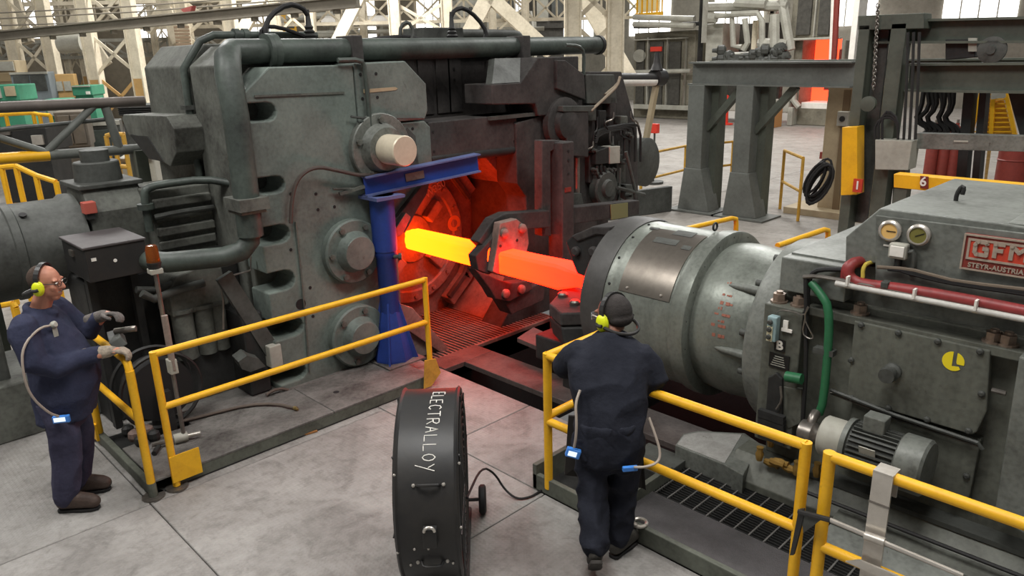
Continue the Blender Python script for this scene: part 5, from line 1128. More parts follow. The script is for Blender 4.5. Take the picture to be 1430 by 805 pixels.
for a_, b_, c_2 in ((sR,eR,hR),(sL,eL,hL)): limb(mb, [a_,b_,c_2], [.05,.042,.03])
hand_shape(mb, hR, (-.6,.75,-.1), (0,.1,-1), 1, .55, .0095); hand_shape(mb, hL, (.5,.8,-.1), (0,.1,-1), -1, .55, .0095)
for l in (lR, lL): limb(mb, l, [.08,.058,.045])
limb(mb, [lL[2], V(-.02,-.08,.1)], [.04,.03]); limb(mb, [lR[2], V(.24,.24,.04)], [.04,.03])
fuse(mb, 'body', SKIND, w2, .007, 3)
mb = MB(); loft(mb, [(.70,.075,.085,.205,.145),(.80,.075,.085,.205,.15),(.93,.075,.105,.205,.15),(1.05,.08,.145,.22,.155),(1.16,.085,.2,.24,.155),(1.25,.09,.25,.245,.145),(1.32,.092,.285,.215,.12),(1.37,.095,.31,.13,.09),(1.40,.098,.325,.085,.075)])
limb(mb, [sL+V(.06,0,-.01), sL, eL, hL-V(.02,.05,0)], [.08,.08,.074,.05]); limb(mb, [sR-V(.06,0,.01), sR, eR, hR+V(.03,-.03,0)], [.08,.085,.078,.05])
limb(mb, [V(.18,.33,1.385), V(.1,.255,1.405), V(.02,.33,1.385)], [.02,.022,.02])
fuse(mb, 'shirt', NAVYD, w2, .010, 3, .018, 6, .8)
mb = MB(); loft(mb, [(.64,.07,.09,.14,.09),(.76,.07,.085,.18,.135),(.95,.07,.09,.18,.14)])
limb(mb, [lL[0]+V(.0,0,-.08), lL[1], lL[2]+V(0,.02,.0)], [.115,.09,.085]); limb(mb, [lR[0]+V(0,0,-.08), lR[1], lR[2]+V(0,0,.04)], [.115,.09,.085])
fuse(mb, 'trousers', NAVYD, w2, .010, 3, .02, 9, .8)
# left boot up on its toe, right boot flat
h, t_ = V(-.02,-.21,.2), V(-.02,-.06,.03)
mb = MB(); boot_shape(mb, h, t_, lL[2]+V(0,.01,-.03)); bo = fuse(mb, 'boot', BOOTG, w2, .007, 3); sole(h+V(0,-.012,.012), t_+V(0,.012,-.004), mat('grey_sole','3d3936',.8,0,'26231f',.6,20,60), bo)
h, t_ = V(.10,.06,.025), V(.27,.25,.025)
mb = MB(); boot_shape(mb, h, t_, lR[2]+V(0,0,.05)); bo = fuse(mb, 'boot', BOOTG, w2, .007, 3); sole(h-V(.005,.005,0), t_+V(.01,.01,0), RUBBER, bo)
mb = MB(); mb.ball(P2(0,-.022,.036), (.083,.098,.094), 24, hm); mb.ball(P2(0,-.05,.0), (.078,.072,.05), 16, hm)
fuse(mb, 'cap', CAPM, w2, .006, 3)
muff(P2, hm, w2, (-1, 1))
MB().tube([P2(-.06,.095,.015), P2(-.08,.05,.016), P2(-.092,-.01,.014)], .004, 6).build('safety_glasses', BRIGHT, w2, local=True, smooth=True)
MB().prism([P2(-.06,.098,.03), P2(-.062,.1,-.01), P2(.062,.1,-.01), P2(.06,.098,.03)], hm @ V(0,.006,0)).build('safety_lens', clear('lens_clear','e8eef0'), w2, local=True)
MB().tube([V(-.10,.05,1.16), V(-.13,.0,1.1), V(-.125,-.04,1.0), V(-.13,-.05,.9), V(-.14,-.04,.84)], .008, 7, 2).build('sampling_tube', MATS['tan_tube'], w2, smooth=True, local=True)
MB().tube([V(.30,.05,.98), V(.33,.0,.9), V(.36,-.04,.8), V(.34,-.07,.75), V(.26,-.09,.735), V(.2,-.085,.735)], .008, 7, 2).build('sampling_tube', MATS['tan_tube'], w2, smooth=True, local=True)
mo_ = MB().obox(V(-.145,-.03,.80), (.085,.035,.055), Matrix.Rotation(.3,3,'Y')).build('belt_monitor', DEVICE, w2, bevel=.006, local=True); MB().obox(V(-.15,-.05,.803), (.05,.004,.03), Matrix.Rotation(.3,3,'Y')).build('display', SCREENM, mo_, local=True)
MB().obox(V(.18,-.075,.72), (.09,.025,.03), Matrix.Rotation(.15,3,'Z')).build('belt_monitor', DEVICE, w2, bevel=.006, local=True)
ap = mat('black_apron', '2b2724', .8)
MB().prism([V(-.16,.2,.92), V(-.185,.22,.5), V(-.15,.26,.48), V(.25,.26,.42), V(.32,.2,.4), V(.27,.16,.9)], V(0,.015,0)).build('apron', ap, w2, local=True)

# ================================================================== BEHIND: FRAMES AND TOWER ON THE RIGHT
def ibeam(par, name, p0, p1, h, w, m, t=.03):
    p0, p1 = Vector(p0), Vector(p1)
    b = MB(); b.bar(p0, p1, t, h); b.bar(p0+V(0,0,h/2-t/2), p1+V(0,0,h/2-t/2), w, t); b.bar(p0-V(0,0,h/2-t/2), p1-V(0,0,h/2-t/2), w, t); return b.build(name, m, par)
FRM = mat('frame_paint', '6a6d68', .55, 0, '4b4c47', .7, 1.5, 20)
FRMG = mat('frame_paint_green', '555a50', .55, 0, '3b3e37', .7, 1.5, 20)
sf = thing('support_frame', (-7.4, 12.9, 0), 'grey steel support frame with two flared legs and long I-beam', 'steel frame')
ibeam(sf, 'top_beam', (-8.15,12.9,2.63), (-5.1,12.9,2.60), .42, .34, FRM)
ibeam(sf, 'back_beam', (-8.15,13.6,2.7), (-2,13.6,2.65), .3, .25, FRMG)
for x in (-7.95, -6.95):
    cl_ = MB().box((x-.17,12.72,.02),(x+.17,13.08,2.42)).build('leg', FRM, sf, bevel=.01)
    MB().box((x+.1,13.0,.02),(x+.32,13.3,2.42)).build('leg_web', FRMG, sf)
    MB().prism([V(x-.3,12.7,.03),V(x+.4,12.7,.03),V(x+.19,12.7,.85),V(x-.19,12.7,.85)], (0,.4,0)).build('flared_foot', FRM, sf, bevel=.01)
    MB().box((x-.45,12.55,0),(x+.6,13.3,.03)).build('base_plate', FRM, sf)
    MB().bar((x+.15,12.95,1.6),(x+.85,12.95,2.4),.14,.12).build('knee_brace', FRMG, sf)
b2 = thing('runway_beam', (-3, 11.0, 2.3), 'dark green runway beam with a pulley wheel at right edge', 'beam')
ibeam(b2, 'lower_flange_beam', ay(1270,108,11), ay(1850,110,11), .36, .3, FRMG)
ibeam(b2, 'upper_beam', ay(1205,45,11), ay(1850,36,11), .3, .3, FRMG)
MB().lathe(ay(1386,70,10.9), (0,-1,0), [(0,.16),(.04,.16),(.05,.12),(.05,.05),(.08,.05)], 24).build('pulley', DGREY, b2, smooth=True)
MB().prism([ay(1320,55,10.95), ay(1362,55,10.95), ay(1362,80,10.95), ay(1320,84,10.95)], (0,.3,0)).build('hoist_motor', DARK, b2, bevel=.01)
MB().prism([ay(1352,53,10.9), ay(1364,53,10.9), ay(1364,72,10.9), ay(1352,72,10.9)], (0,.04,0)).build('hoist_plate', PALEG, b2)
MB().prism([ay(1262,38,11.05), ay(1850,30,11.05), ay(1850,52,11.05), ay(1262,52,11.05)], (0,.15,0)).build('cable_tray', DARK, b2)
tw = thing('lift_tower', (-4.2, 11.0, 0), 'dark green lift tower with two posts and hanging chain', 'lift tower')
for a_, b_ in ((1197,1212),(1241,1262)):
    p, q = ay(a_,100,10.8), ay(b_,100,10.8); MB().box((p.x,10.7,.0),(q.x,10.95,3.3)).build('post', FRMG, tw, bevel=.008)
p, q = ay(1211,50,10.95), ay(1241,50,10.95); MB().box((p.x,10.95,.6),(q.x,11.0,3.3)).build('back_panel', DGREY, tw)
MB().prism([ay(1198,22,10.7), ay(1290,18,10.7), ay(1290,40,10.7), ay(1198,42,10.7)], (0,.3,0)).build('head_beam', FRMG, tw, bevel=.008)
MB().prism([ay(1222,195,10.5), ay(1274,197,10.5), ay(1268,238,10.5), ay(1222,237,10.5)], (0,.3,0)).build('cable_box', PALEG, tw, bevel=.008)
lk = raw_mesh(MB().tube([V(.02*math.cos(t*PI/5),0,.035*math.sin(t*PI/5)) for t in range(11)], .008, 5), 'chain_link', BARE)
for k in range(26):
    p = ay(1226-k*.25, 8+k*4.6, 10.65); inst(lk, 'chain_link', p, tw, (0,0,(k%2)*PI/2))
MB().lathe(ay(1214,145,10.6),(0,-1,0),[(0,.1),(.06,.1),(.07,.05)],18).build('sprocket', FRMG, tw, smooth=True)
for px in (1268,1276,1284): MB().tube([ay(px,45,10.6), ay(px-2,120,10.6), ay(px-6,195,10.6)], .02, 6).build('hydraulic_line', DARK, tw)
for k in range(3): MB().tube([ay(1222+k*5,195,10.55), ay(1222+k*5,172-k*4,10.55), ay(1240,162-k*4,10.55), ay(1254,172-k*3,10.55), ay(1254,195,10.55)], .018, 6, 1).build('hose_loop', RUBBER, tw, smooth=True)
MB().prism([ay(1250,200,10.9), ay(1265,200,10.9), ay(1262,300,10.9), ay(1245,300,10.9)], (0,.2,0)).build('post', FRMG, tw)
yg = thing('yellow_guard', tuple(az(1186,272,1.0)), 'tall yellow guard panel with red number one tag on tower', 'guard')
MB().prism([ay(1176,178,10.5), ay(1197,177,10.5), ay(1197,272,10.5), ay(1174,273,10.5)], (0,.25,0)).build('guard_panel', YEL, yg, bevel=.006)
pt = ay(1199,259,10.48); tg = MB().box((pt.x-.06,10.44,pt.z-.09),(pt.x+.06,10.48,pt.z+.09)).build('number_tag', REDB, yg); t = text_mb('1', .16, .002, .003); place(t, (pt.x,10.435,pt.z), (1,0,0), (0,0,1), (0,-1,0)); t.build('lettering', WHITE, tg)
yb_ = thing('yellow_beam', tuple(ay(1340,262,9.5)), 'long yellow cross beam marked with a red number six plate', 'beam')
MB().prism([ay(1248,243,9.5), ay(1850,296,9.5), ay(1850,322,9.5), ay(1248,262,9.5)], (0,.2,0)).build('beam_box', YEL, yb_, bevel=.006)
pt = ay(1290,254,9.49); tg = MB().prism([ay(1285,246,9.48), ay(1296,247,9.48), ay(1296,264,9.48), ay(1285,263,9.48)], (0,.02,0)).build('number_tag', REDD, yb_); t = text_mb('6', .15, .002, .003); place(t, (pt.x,9.47,pt.z), (1,0,0), (0,0,1), (0,-1,0)); t.build('lettering', WHITE, tg)
for px in (1262, 1700):
    p = ay(px, 255, 9.6); MB().box((p.x-.07,9.52,0),(p.x+.07,9.68,p.z)).build('beam_post', FRMG, yb_)
p = ay(1750,100,11.0); MB().box((p.x-.15,10.85,0),(p.x+.15,11.15,3.2)).build('beam_post', FRMG, b2)
gb2 = thing('cross_girder', tuple(ay(1350,198,10.7)), 'pale grey-green horizontal girder above the yellow beam', 'girder')
MB().prism([ay(1280,186,10.7), ay(1850,200,10.7), ay(1850,224,10.7), ay(1280,208,10.7)], (0,.15,0)).build('girder_web', MANI, gb2, bevel=.006)
MB().prism([ay(1332,196,10.69), ay(1352,196.5,10.69), ay(1352,199,10.69), ay(1332,198.5,10.69)], (0,.005,0)).build('stencil_mark', PALEG, gb2)
for px, w_ in ((1346,14),(1368,10)):
    MB().prism([ay(px,125,11.5), ay(px+w_,125,11.5), ay(px+w_-12,260,11.5), ay(px-12,260,11.5)], (0,.2,0)).build('post', DARK, gb2)
MB().prism([ay(1405,120,11.4), ay(1470,120,11.4), ay(1470,200,11.4), ay(1425,192,11.4)], (0,.2,0)).build('gusset', DARK, gb2)
mg = thing('mesh_guard', tuple(az(1390,215,0)), 'slanting yellow mesh guard with white notice behind the girder', 'guard')
for a_, b_ in (((1372,125),(1355,190)),((1404,125),(1418,190)),((1388,125),(1384,190))): MB().bar(ay(*a_,12.2), ay(*b_,12.2), .05, .05).build('guard_bar', YEL, mg)
for k in range(9): MB().bar(ay(1374-k*1.6,132+k*6.5,12.2), ay(1405+k*1.5,132+k*6.5,12.2), .02, .02).build('guard_wire', YEL, mg)
MB().prism([ay(1376,140,12.3), ay(1402,140,12.3), ay(1414,190,12.3), ay(1362,190,12.3)], (0,.02,0)).build('guard_sheet', YELD, mg)
MB().prism([ay(1384,127,12.1), ay(1404,126,12.1), ay(1404,136,12.1), ay(1384,139,12.1)], (0,.02,0)).build('notice', PALEG, mg)
MB().bar(ay(1384,190,12.2), az(1375,262), .05, .05).build('guard_leg', YELD, mg); MB().bar(ay(1355,190,12.2), az(1340,262), .05, .05).build('guard_leg', YELD, mg)
for k, px in enumerate((1296,1312,1326,1337)):
    p = az(px, 252, .0); d = thing('gas_cylinder', tuple(p), ['dark red gas cylinder nearest the lift tower','second dark red gas cylinder from the lift tower','third dark red gas cylinder from the lift tower','dark red gas cylinder farthest from the lift tower'][k], 'cylinder', 'red cylinders behind the yellow beam')
    MB().lathe(p, (0,0,1), [(0,.1),(.02,.13),(1.1,.13),(1.22,.08),(1.26,.04),(1.32,.04)], 16).build('cylinder_body', REDD, d, smooth=True); MB().lathe(p+V(0,0,1.32), (0,0,1), [(0,.03),(.08,.03)], 8).build('valve', BARE, d)
hb = thing('hose_bundle', tuple(az(1310,235,.8)), 'tangle of black hoses hanging behind the tower posts', 'hoses')
for k in range(8):
    x = 1290+k*6; MB().tube([ay(x,128,11.6), ay(x+random.uniform(-4,4),150,11.6), ay(x-10+random.uniform(-8,8),168,11.6), ay(x+8,180,11.6), ay(x+random.uniform(-6,6),190,11.6)], .035, 6, 1).build('hose', RUBBER, hb, smooth=True)
cc = thing('tan_cabinet', tuple(az(1172,300)), 'tall tan electrical column with small meter box and cable coil', 'cabinet')
p0 = az(1140,298); p1 = az(1192,301)
MB().box((p0.x,p0.y,0),(p1.x+.25,p0.y+.5,2.35)).build('cabinet_body', TANBOX, cc, bevel=.01); MB().box((p0.x+.3,p0.y-.03,0),(p0.x+.42,p0.y,2.3)).build('edge_strip', mat('brown_strip','6e5c43',.7), cc); MB().box((p0.x-.5,p0.y-.35,0),(p1.x+.6,p0.y+.6,.12)).build('plinth', TANBOX, cc)
q = ay(1177,166,p0.y-.08); MB().box((q.x-.1,p0.y-.1,q.z-.13),(q.x+.1,p0.y,q.z+.13)).build('meter_box', PALEG, cc, bevel=.01); MB().cyl((q.x,p0.y-.12,q.z),(q.x,p0.y-.1,q.z),.05,n=14).build('meter_dial', DARK, cc)
coil = thing('cable_coil', tuple(ay(1141,255,12.6)), 'thick black cable coil hanging beside the tan column', 'cable')
for k in range(9):
    c = ay(1141+random.uniform(-4,4),254+random.uniform(-5,5),12.6+.02*k); e_ = random.uniform(.1,.2); q_ = random.uniform(.25,.36); MB().tube([c+V(e_*math.cos(t*PI/8)+.12*math.sin(t*PI/8),0,q_*math.sin(t*PI/8)) for t in range(17)], .022, 6).build('cable_turn', RUBBER, coil, smooth=True)
pp = thing('red_standpipe', tuple(az(1152,262)), 'thin red pipe with dark red box on concrete by column', 'pipe')
MB().tube([az(1149,262), ay(1152,260,16.0)*0+az(1149,262)+V(0,0,3.0)], .03, 8).build('pipe', REDD, pp); MB().tube([az(1155,262), az(1155,262)+V(0,0,3.0)], .03, 8).build('pipe', REDD, pp)
B = az(1152,262)
MB().box((B.x-.2,B.y-.1,2.15),(B.x+.15,B.y+.1,2.42)).build('red_box', REDD, pp); MB().box((B.x-.15,B.y-.1,.65),(B.x+.15,B.y+.1,.8)).build('red_box', REDD, pp)

# back rails, gate frame, indicator stand, short rails at the pit edge
def rail_obj(label, pts, zt=1.05, m=YELD, r=.028, base=0):
    o = thing('guard_rail', (pts[0].x, pts[0].y, base), label, 'guard rail')
    for z in (zt, zt*.5): MB().tube([V(p.x,p.y,z+base) for p in pts], r, 8).build('rail', m, o, smooth=True)
    for p in pts: MB().tube([V(p.x,p.y,base), V(p.x,p.y,zt+base)], r*1.1, 8).build('post', m, o, smooth=True)
    return o
a = az(955,270); b = az(903,292)
rail_obj('faded yellow guard rail left of the flared frame legs', [V(a.x,a.y,0), V(b.x-.3,b.y+.2,0)])
a = az(960,270); b = az(1020,262); c = az(1052,280)
rail_obj('faded yellow guard rail seen between and behind the frame legs', [a, b, c])
tr = thing('toe_board', (-8.5,11.8,0), 'low dark steel kerb wall beside the frame legs', 'kerb'); MB().prism([V(-8.9,10.2,0), V(-8.25,12.5,0), V(-8.25,12.5,.5), V(-8.9,10.2,.5)], (-.12,0,0)).build('kerb_plate', DGREY, tr, bevel=.01)
gt = thing('gate_frame', tuple(az(1100,300)), 'small faded yellow gate frame standing askew on the concrete', 'gate')
a, b = az(1089,292), az(1114,309); 
for p in (a, b): MB().tube([p, p+V(0,0,1.15)], .03, 8).build('post', YELD, gt, smooth=True)
for z in (1.15, .55): MB().tube([a+V(0,0,z), b+V(0,0,z)], .03, 8).build('bar', YELD, gt, smooth=True)
ind = thing('indicator_stand', tuple(az(912,256)), 'red-topped marker stand on the concrete behind the press', 'stand')
p = az(912,256); MB().tube([p, p+V(0,0,1.25)], .025, 8).build('pole', DGREY, ind); MB().box(tuple(p+V(-.1,-.06,1.2)), tuple(p+V(.1,.06,1.42))).build('red_head', SIGNAL, ind, bevel=.01); MB().cyl(p, p+V(0,0,.05), .25, n=16).build('foot', DGREY, ind); MB().tube([p+V(.02,0,.6), p+V(.12,0,.75), p+V(.02,0,.9)], .02, 6, 1).build('cable', RUBBER, ind)
r1 = thing('guard_rail', (-4.5,7.6,0), 'short yellow rail end rising behind the manipulator drum', 'guard rail')
pa, pb_ = ay(938,306,7.6), ay(996,290,8.3)
pe = V(-4.45, 8.25, 0); MB().tube([V(-4.62,7.2,1.07), V(-4.5,8.12,1.07), V(-4.49,8.2,1.05), V(-4.49,8.22,.98), V(-4.49,8.22,0)], .03, 10).build('rail', YEL, r1, smooth=True)
r2 = thing('guard_rail', (-3.3,7.8,0), 'short yellow rail end rising behind the manipulator deck', 'guard rail')
MB().tube([V(-3.45,7.2,1.07), V(-3.40,8.2,1.07), V(-3.39,8.28,1.05), V(-3.39,8.3,.98), V(-3.39,8.3,0)], .03, 10).build('rail', YEL, r2, smooth=True)

# ================================================================== FURNACES AND PLANT ALONG THE FAR WALL
YW = 31.0
fu = thing('open_furnace', tuple(az(1140,178)), 'furnace with raised door and glowing orange-red opening', 'furnace')
def fb(par, name, x0, y0, x1, y1, m, d=.6, yy=YW, bev=.03):
    p, q = ay(x0, y1, yy), ay(x1, y0, yy); return MB().box((p.x, yy, max(p.z, 0)), (q.x, yy+d, q.z)).build(name, m, par, bevel=bev)
fb(fu, 'left_jamb', 1100, 52, 1122, 178, FURN, 2); fb(fu, 'right_jamb', 1168, 56, 1182, 178, FURN, 2)
fb(fu, 'glowing_chamber', 1118, 54, 1172, 148, FURNGLOW, .3, YW+1.2, 0); fb(fu, 'hearth_sill', 1118, 144, 1170, 152, WHITE, 1.3); fb(fu, 'hearth_front', 1108, 152, 1170, 178, FURN, 1.2)
dr = fb(fu, 'raised_door', 1103, -30, 1170, 54, FURN, .4, YW-.2)
for a_, b_ in ((1111,1136),(1141,1163)): fb(fu, 'door_mesh', a_, -20, b_, 49, FURND, .1, YW-.3, 0)
fb(fu, 'door_rib', 1136, -25, 1141, 52, PALEG, .15, YW-.4); fb(fu, 'door_sill', 1103, 51, 1172, 57, PALEG, .3, YW-.4)
MB().tube([ay(1170,-20,YW-.5), ay(1166,60,YW-.5), ay(1160,150,YW-.5)], .12, 8).build('red_pipe', REDD, fu); MB().tube([ay(1165,-20,YW-.5), ay(1161,85,YW-.5)], .1, 8).build('white_pipe', WHITE, fu)
MB().tube([ay(1109,100,YW-.3), ay(1108,140,YW-.3), ay(1116,150,YW-.3)], .13, 8).build('exhaust_pipe', PALEG, fu, smooth=True)
wc_ = thing('white_column', tuple(az(1185,170)), 'plain white building column right of the glowing furnace', 'column'); fb(wc_, 'column_shaft', 1175, -40, 1205, 170, WHITE, .8, YW-1, .02)
clf = thing('closed_furnace', tuple(az(925,166)), 'closed furnace with three tall mesh panels in a steel frame', 'furnace')
fb(clf, 'furnace_body', 884, 42, 972, 150, FURN, 2); fb(clf, 'hearth_front', 884, 150, 972, 170, FURN, 1.6, YW+.3)
for a_, b_ in ((887,900),(906,926),(932,951)): fb(clf, 'door_mesh', a_, 58, b_, 146, FURND, .1, YW-.08, 0)
for a_ in (901,928,953): fb(clf, 'door_rib', a_, 52, a_+4, 150, PALEG, .2, YW-.2)
fb(clf, 'door_rail', 884, 148, 965, 152, PALEG, .25, YW-.3); fb(clf, 'door_rail', 884, 52, 958, 57, PALEG, .25, YW-.3); fb(clf, 'cornice', 884, 30, 975, 40, DARK, 1.0, YW-.6)
MB().cyl(ay(880,101,YW-.6), ay(965,99,YW-.6), .1, n=10).build('bar_pipe', PALEG, clf, smooth=True); MB().cyl(ay(893,78,YW-.12), ay(893,78,YW-.2), .3, n=20).build('maker_disc', PALEG, clf)
rc_ = fb(clf, 'red_mark', 908, 65, 924, 72, SIGNAL, .05, YW-.15, 0)
ds = thing('dark_column', tuple(az(975,170)), 'dark steel column between the furnace and pipework', 'column'); fb(ds, 'column_shaft', 970, -40, 979, 168, DARK, .4, YW-2, .02); fb(ds, 'column_flange', 979, -40, 984, 60, PALEG, .4, YW-2, .02)
pk = thing('pipework_rack', tuple(az(1040,170)), 'tangle of grey gas pipes and burners over a pale rack', 'pipework')
fb(pk, 'tank', 984, 32, 1010, 90, PALEG, 1.5); fb(pk, 'rack_beam', 984, 140, 1102, 154, PALEG, .6, YW-.5); fb(pk, 'back_panel', 990, 30, 1096, 140, FURND, .3, YW+1.5)
for a_ in (1050, 1075, 1098): fb(pk, 'rack_leg', a_, 150, a_+9, 178, PALEG, .5, YW-.5)
fb(pk, 'flue', 1048, 28, 1058, 72, CREAM, .5, YW); fb(pk, 'flue', 1070, 10, 1082, 80, PALEG, .5, YW); fb(pk, 'white_duct', 1071, -30, 1088, 20, WHITE, .8, YW)
for pts in (((985,22),(1022,22),(1024,64),(1036,66)), ((1022,20),(1058,18),(1064,30),(1064,78)), ((984,10),(1100,8)), ((1028,4),(1070,6)), ((1040,26),(1044,60),(1038,70)), ((1082,20),(1082,66)), ((985,26),(1000,26)), ((1092,0),(1104,70)), ((1060,60),(1100,62)), ((1008,80),(1100,78))):
    MB().tube([ay(x, y, YW-.4-.1*(pts[0][0] % 3)) for x, y in pts], .13 if len(pts) > 2 else .2, 8).build('gas_pipe', PALEG, pk, smooth=True)
for k in range(16): 
    c = ay(1012+random.random()*88, 66+random.random()*20, YW-.7); MB().lathe(c, (random.choice((-1,1)),-.6,0), [(0,.1),(.1,.22),(.35,.22),(.4,.1),(.6,.08)], 8).build('burner', DGREY, pk, smooth=True)
fb(pk, 'burner_hood', 1010, 76, 1040, 88, DGREY, .8, YW-1)
yc = thing('yellow_cabin', tuple(ay(912,20,YW-1)), 'yellow platform guard seen above the closed furnace', 'guard'); 
for k in range(6): fb(yc, 'guard_bar', 888+k*7, -20, 890+k*7, 22, YEL, .1, YW-1, 0)
fb(yc, 'guard_kick', 886, 16, 925, 25, YEL, .1, YW-1.05, 0); fb(yc, 'guard_back', 888, -30, 922, 18, mat('bright_haze_panel','efe6b8',.8), .05, YW-.6, 0)  # pale back panel painted as bright haze behind the bars
for k, (a_, b_) in enumerate(((896,26),(930,16))): MB().cyl(ay(885,b_+8,YW-1.5), ay(970,b_+10,YW-1.5), .12, n=8).build('walkway_pipe', PALEG, yc)
bxs = thing('cardboard_box', tuple(az(1064,176,0)), 'brown cardboard box on concrete by the pipe rack', 'box'); p = az(1064,178); MB().box((p.x-.5,p.y,0),(p.x+.5,p.y+.7,.85)).build('carton', CARD, bxs, bevel=.01); MB().box((p.x-.51,p.y-.01,.8),(p.x+.51,p.y+.71,.87)).build('carton_flap', CARD, bxs)
op = thing('orange_post', tuple(az(1012,174)), 'orange-red traffic post between the frame legs', 'post'); p = az(1012,174); MB().lathe(p, (0,0,1), [(0,.35),(.05,.35),(.06,.14),(1.2,.12),(1.25,.05)], 14).build('post_body', SIGNAL, op, smooth=True)
tk = thing('hazard_barrel', tuple(az(1412,262)), 'dark red round drum at far right behind yellow beam', 'barrel'); p = az(1412,255); MB().lathe(p, (0,0,1), [(0,.3),(.02,.34),(.5,.34),(.52,.36),(.54,.34),(.9,.34),(.92,.3)], 18).build('barrel_body', REDD, tk, smooth=True)

# ================================================================== HALL COLUMNS AND CLUTTER ON THE LEFT
def lattice(label, pxa, pxb, dist, wpx=18, tan=True, name='lattice_column', extra=0, pitchz=1.2):
    """built-up column: two flanged legs laced with crossed bars; placed at its real distance along the line of sight"""
    ya = 100
    def at(px): d = ray(px, 96); return Vector((0,0,CAM_H)) + d*(dist/ (d.dot(fw)))
    A, Bp = at(pxa), at(pxb); A.z = Bp.z = 0; w = wpx*dist/F_PX
    o = thing(name, ((A.x+Bp.x)/2, (A.y+Bp.y)/2, 0), label, 'column')
    w *= .68
    u = (Bp-A).normalized(); v = V(-u.y,u.x,0); R3 = Matrix((u, v, V(0,0,1))).transposed()
    for Q in (A, Bp):
        if tan: MB().obox(Q+V(0,0,1.35), (w,w*.9,2.7), R3).build('leg_base', TAN, o)
        z0 = 2.7 if tan else 0
        MB().obox(Q+V(0,0,(z0+9)/2), (w,w*.9,9-z0), R3).build('leg', CREAM, o); 
        for s in (-1,1): MB().obox(Q+u*(s*w*.5)+V(0,0,4.5), (w*.12,w*1.15,9), R3).build('leg_flange', CREAM if not tan else CREAM, o)
    z = .4; L = (Bp-A).length; k = 0
    while z < 8.5:
        m = TAN if (tan and z+pitchz*.5 < 2.7) else CREAM
        MB().bar(A+V(0,0,z), Bp+V(0,0,z+pitchz), w*.3, w*.12, tuple(v)).build('lacing_bar', m, o); MB().bar(Bp+V(0,0,z), A+V(0,0,z+pitchz), w*.3, w*.12, tuple(v)).build('lacing_bar', m, o)
        z += pitchz
    return o
lattice('cream lattice column with tan base, leftmost in the hall', 26, 76, 24, 19)
lattice('cream lattice column with tan base above the green bin', 132, 193, 22, 21)
lattice('cream lattice column rising behind the press corner', 266, 330, 26, 22)
lattice('cream lattice column above the press pipe flange', 392, 440, 28, 16)
lattice('wide cream lattice column behind the press top centre', 556, 628, 30, 20)
lattice('slim cream lattice column above the press cable boot', 690, 735, 34, 14)
lattice('distant slim cream lattice column between the leftmost pair', 96, 118, 34, 9)
lattice('distant slim cream lattice column at the left edge', 2, 22, 34, 9)
lattice('distant slim cream lattice column behind the louvre', 222, 246, 34, 9)
lattice('distant cream lattice column right of the press flange pipe', 480, 512, 36, 12)
lattice('large cream lattice column nearest the closed furnace', 800, 858, 24, 30, tan=False)
for k, (x0,y0,x1,y1,w_) in enumerate(((640,75,700,-40,.5),(668,-20,770,75,.45),(470,60,520,-40,.4),(880,110,800,-30,.5),(330,60,380,-30,.4),(250,60,215,-30,.4),(205,45,260,-30,.35),(90,60,130,-20,.35),(40,60,10,-30,.35),(150,90,110,30,.3))):
    dd = 26; 
    def at2(px, py): d = ray(px, py); return Vector((0,0,CAM_H)) + d*(dd/d.dot(fw))
    p, q = at2(x0,y0), at2(x1,y1); p = p - (q-p)*.0
    struct(MB().bar(p, q, w_, .2, tuple(fw)).build('trim_%d' % (k+1), CREAM))  # wind braces of the hall, set as separate bars
def girder(label, pts, dist, h, n, m):
    A, Bg = (Vector((0,0,CAM_H)) + ray(x, y)*(dd_/ray(x, y).dot(fw)) for (x, y), dd_ in zip(pts, dist))
    o = thing('lattice_girder', tuple((A+Bg)/2), label, 'girder'); up = V(0,0,h)
    for q in (V(0,0,0), up): MB().bar(A+q, Bg+q, .16, .14).build('chord', m, o)
    for k in range(n):
        p, q = A.lerp(Bg, k/n), A.lerp(Bg, (k+1)/n)
        MB().bar(p, q+up, .07, .09).build('lacing_bar', m, o); MB().bar(q, p+up, .07, .09).build('lacing_bar', m, o); MB().bar(p, p+up, .06, .08).build('upright', m, o)
    return o
girder('long cream lattice girder behind the crane runway', ((-30,44),(900,24)), (30,36), 1.0, 26, CREAM)
girder('higher pale lattice girder at the very top left', ((-30,8),(620,-8)), (28,33), .9, 20, CREAM)
girder('low grey lattice girder behind the hall columns', ((-30,84),(480,70)), (33,36), .7, 18, PALEG)
# grey crane runway crossing the top left
rb2 = thing('crane_runway', (-12, 3, 3), 'long grey crane runway rail crossing the upper left', 'beam')
def atd(px, py, dist): d = ray(px, py); return Vector((0,0,CAM_H)) + d*(dist/d.dot(fw))
ra, rbb = atd(-60,56,20), atd(500,2,15)
MB().bar(ra, rbb, .12, .2).build('runway_web', GREYB, rb2); MB().bar(ra+V(0,0,.1), rbb+V(0,0,.1), .25, .03).build('runway_flange', GREYB, rb2); MB().bar(ra-V(0,0,.1), rbb-V(0,0,.1), .25, .03).build('runway_flange', GREYB, rb2)
for k in range(12):
    p = ra.lerp(rbb, (k+.5)/12); MB().box(tuple(p+V(-.06,-.06,-.2)), tuple(p+V(.06,.06,-.1))).build('rail_clip', GREYB, rb2)
for k, (y0, y1) in enumerate(((28,-6),(20,-14),(37,12))):
    p, q = atd(-40,y0,20), atd(480,y1,16); o = MB().tube([p, (p+q)/2-V(0,0,.06), q], .018, 6).build('crane_wire', GREYB); tag(o, ['thin trolley wire above the crane runway rail, middle','thin trolley wire above the crane runway rail, top','thin trolley wire just above the crane runway rail'][k], 'wire')
tag(MB().prism([atd(252,13,17), atd(268,8,17), atd(266,16,17), atd(256,17,17)], (0,.1,0)).build('collector_flag', REDD), 'small red collector shoe on the trolley wire', 'collector')
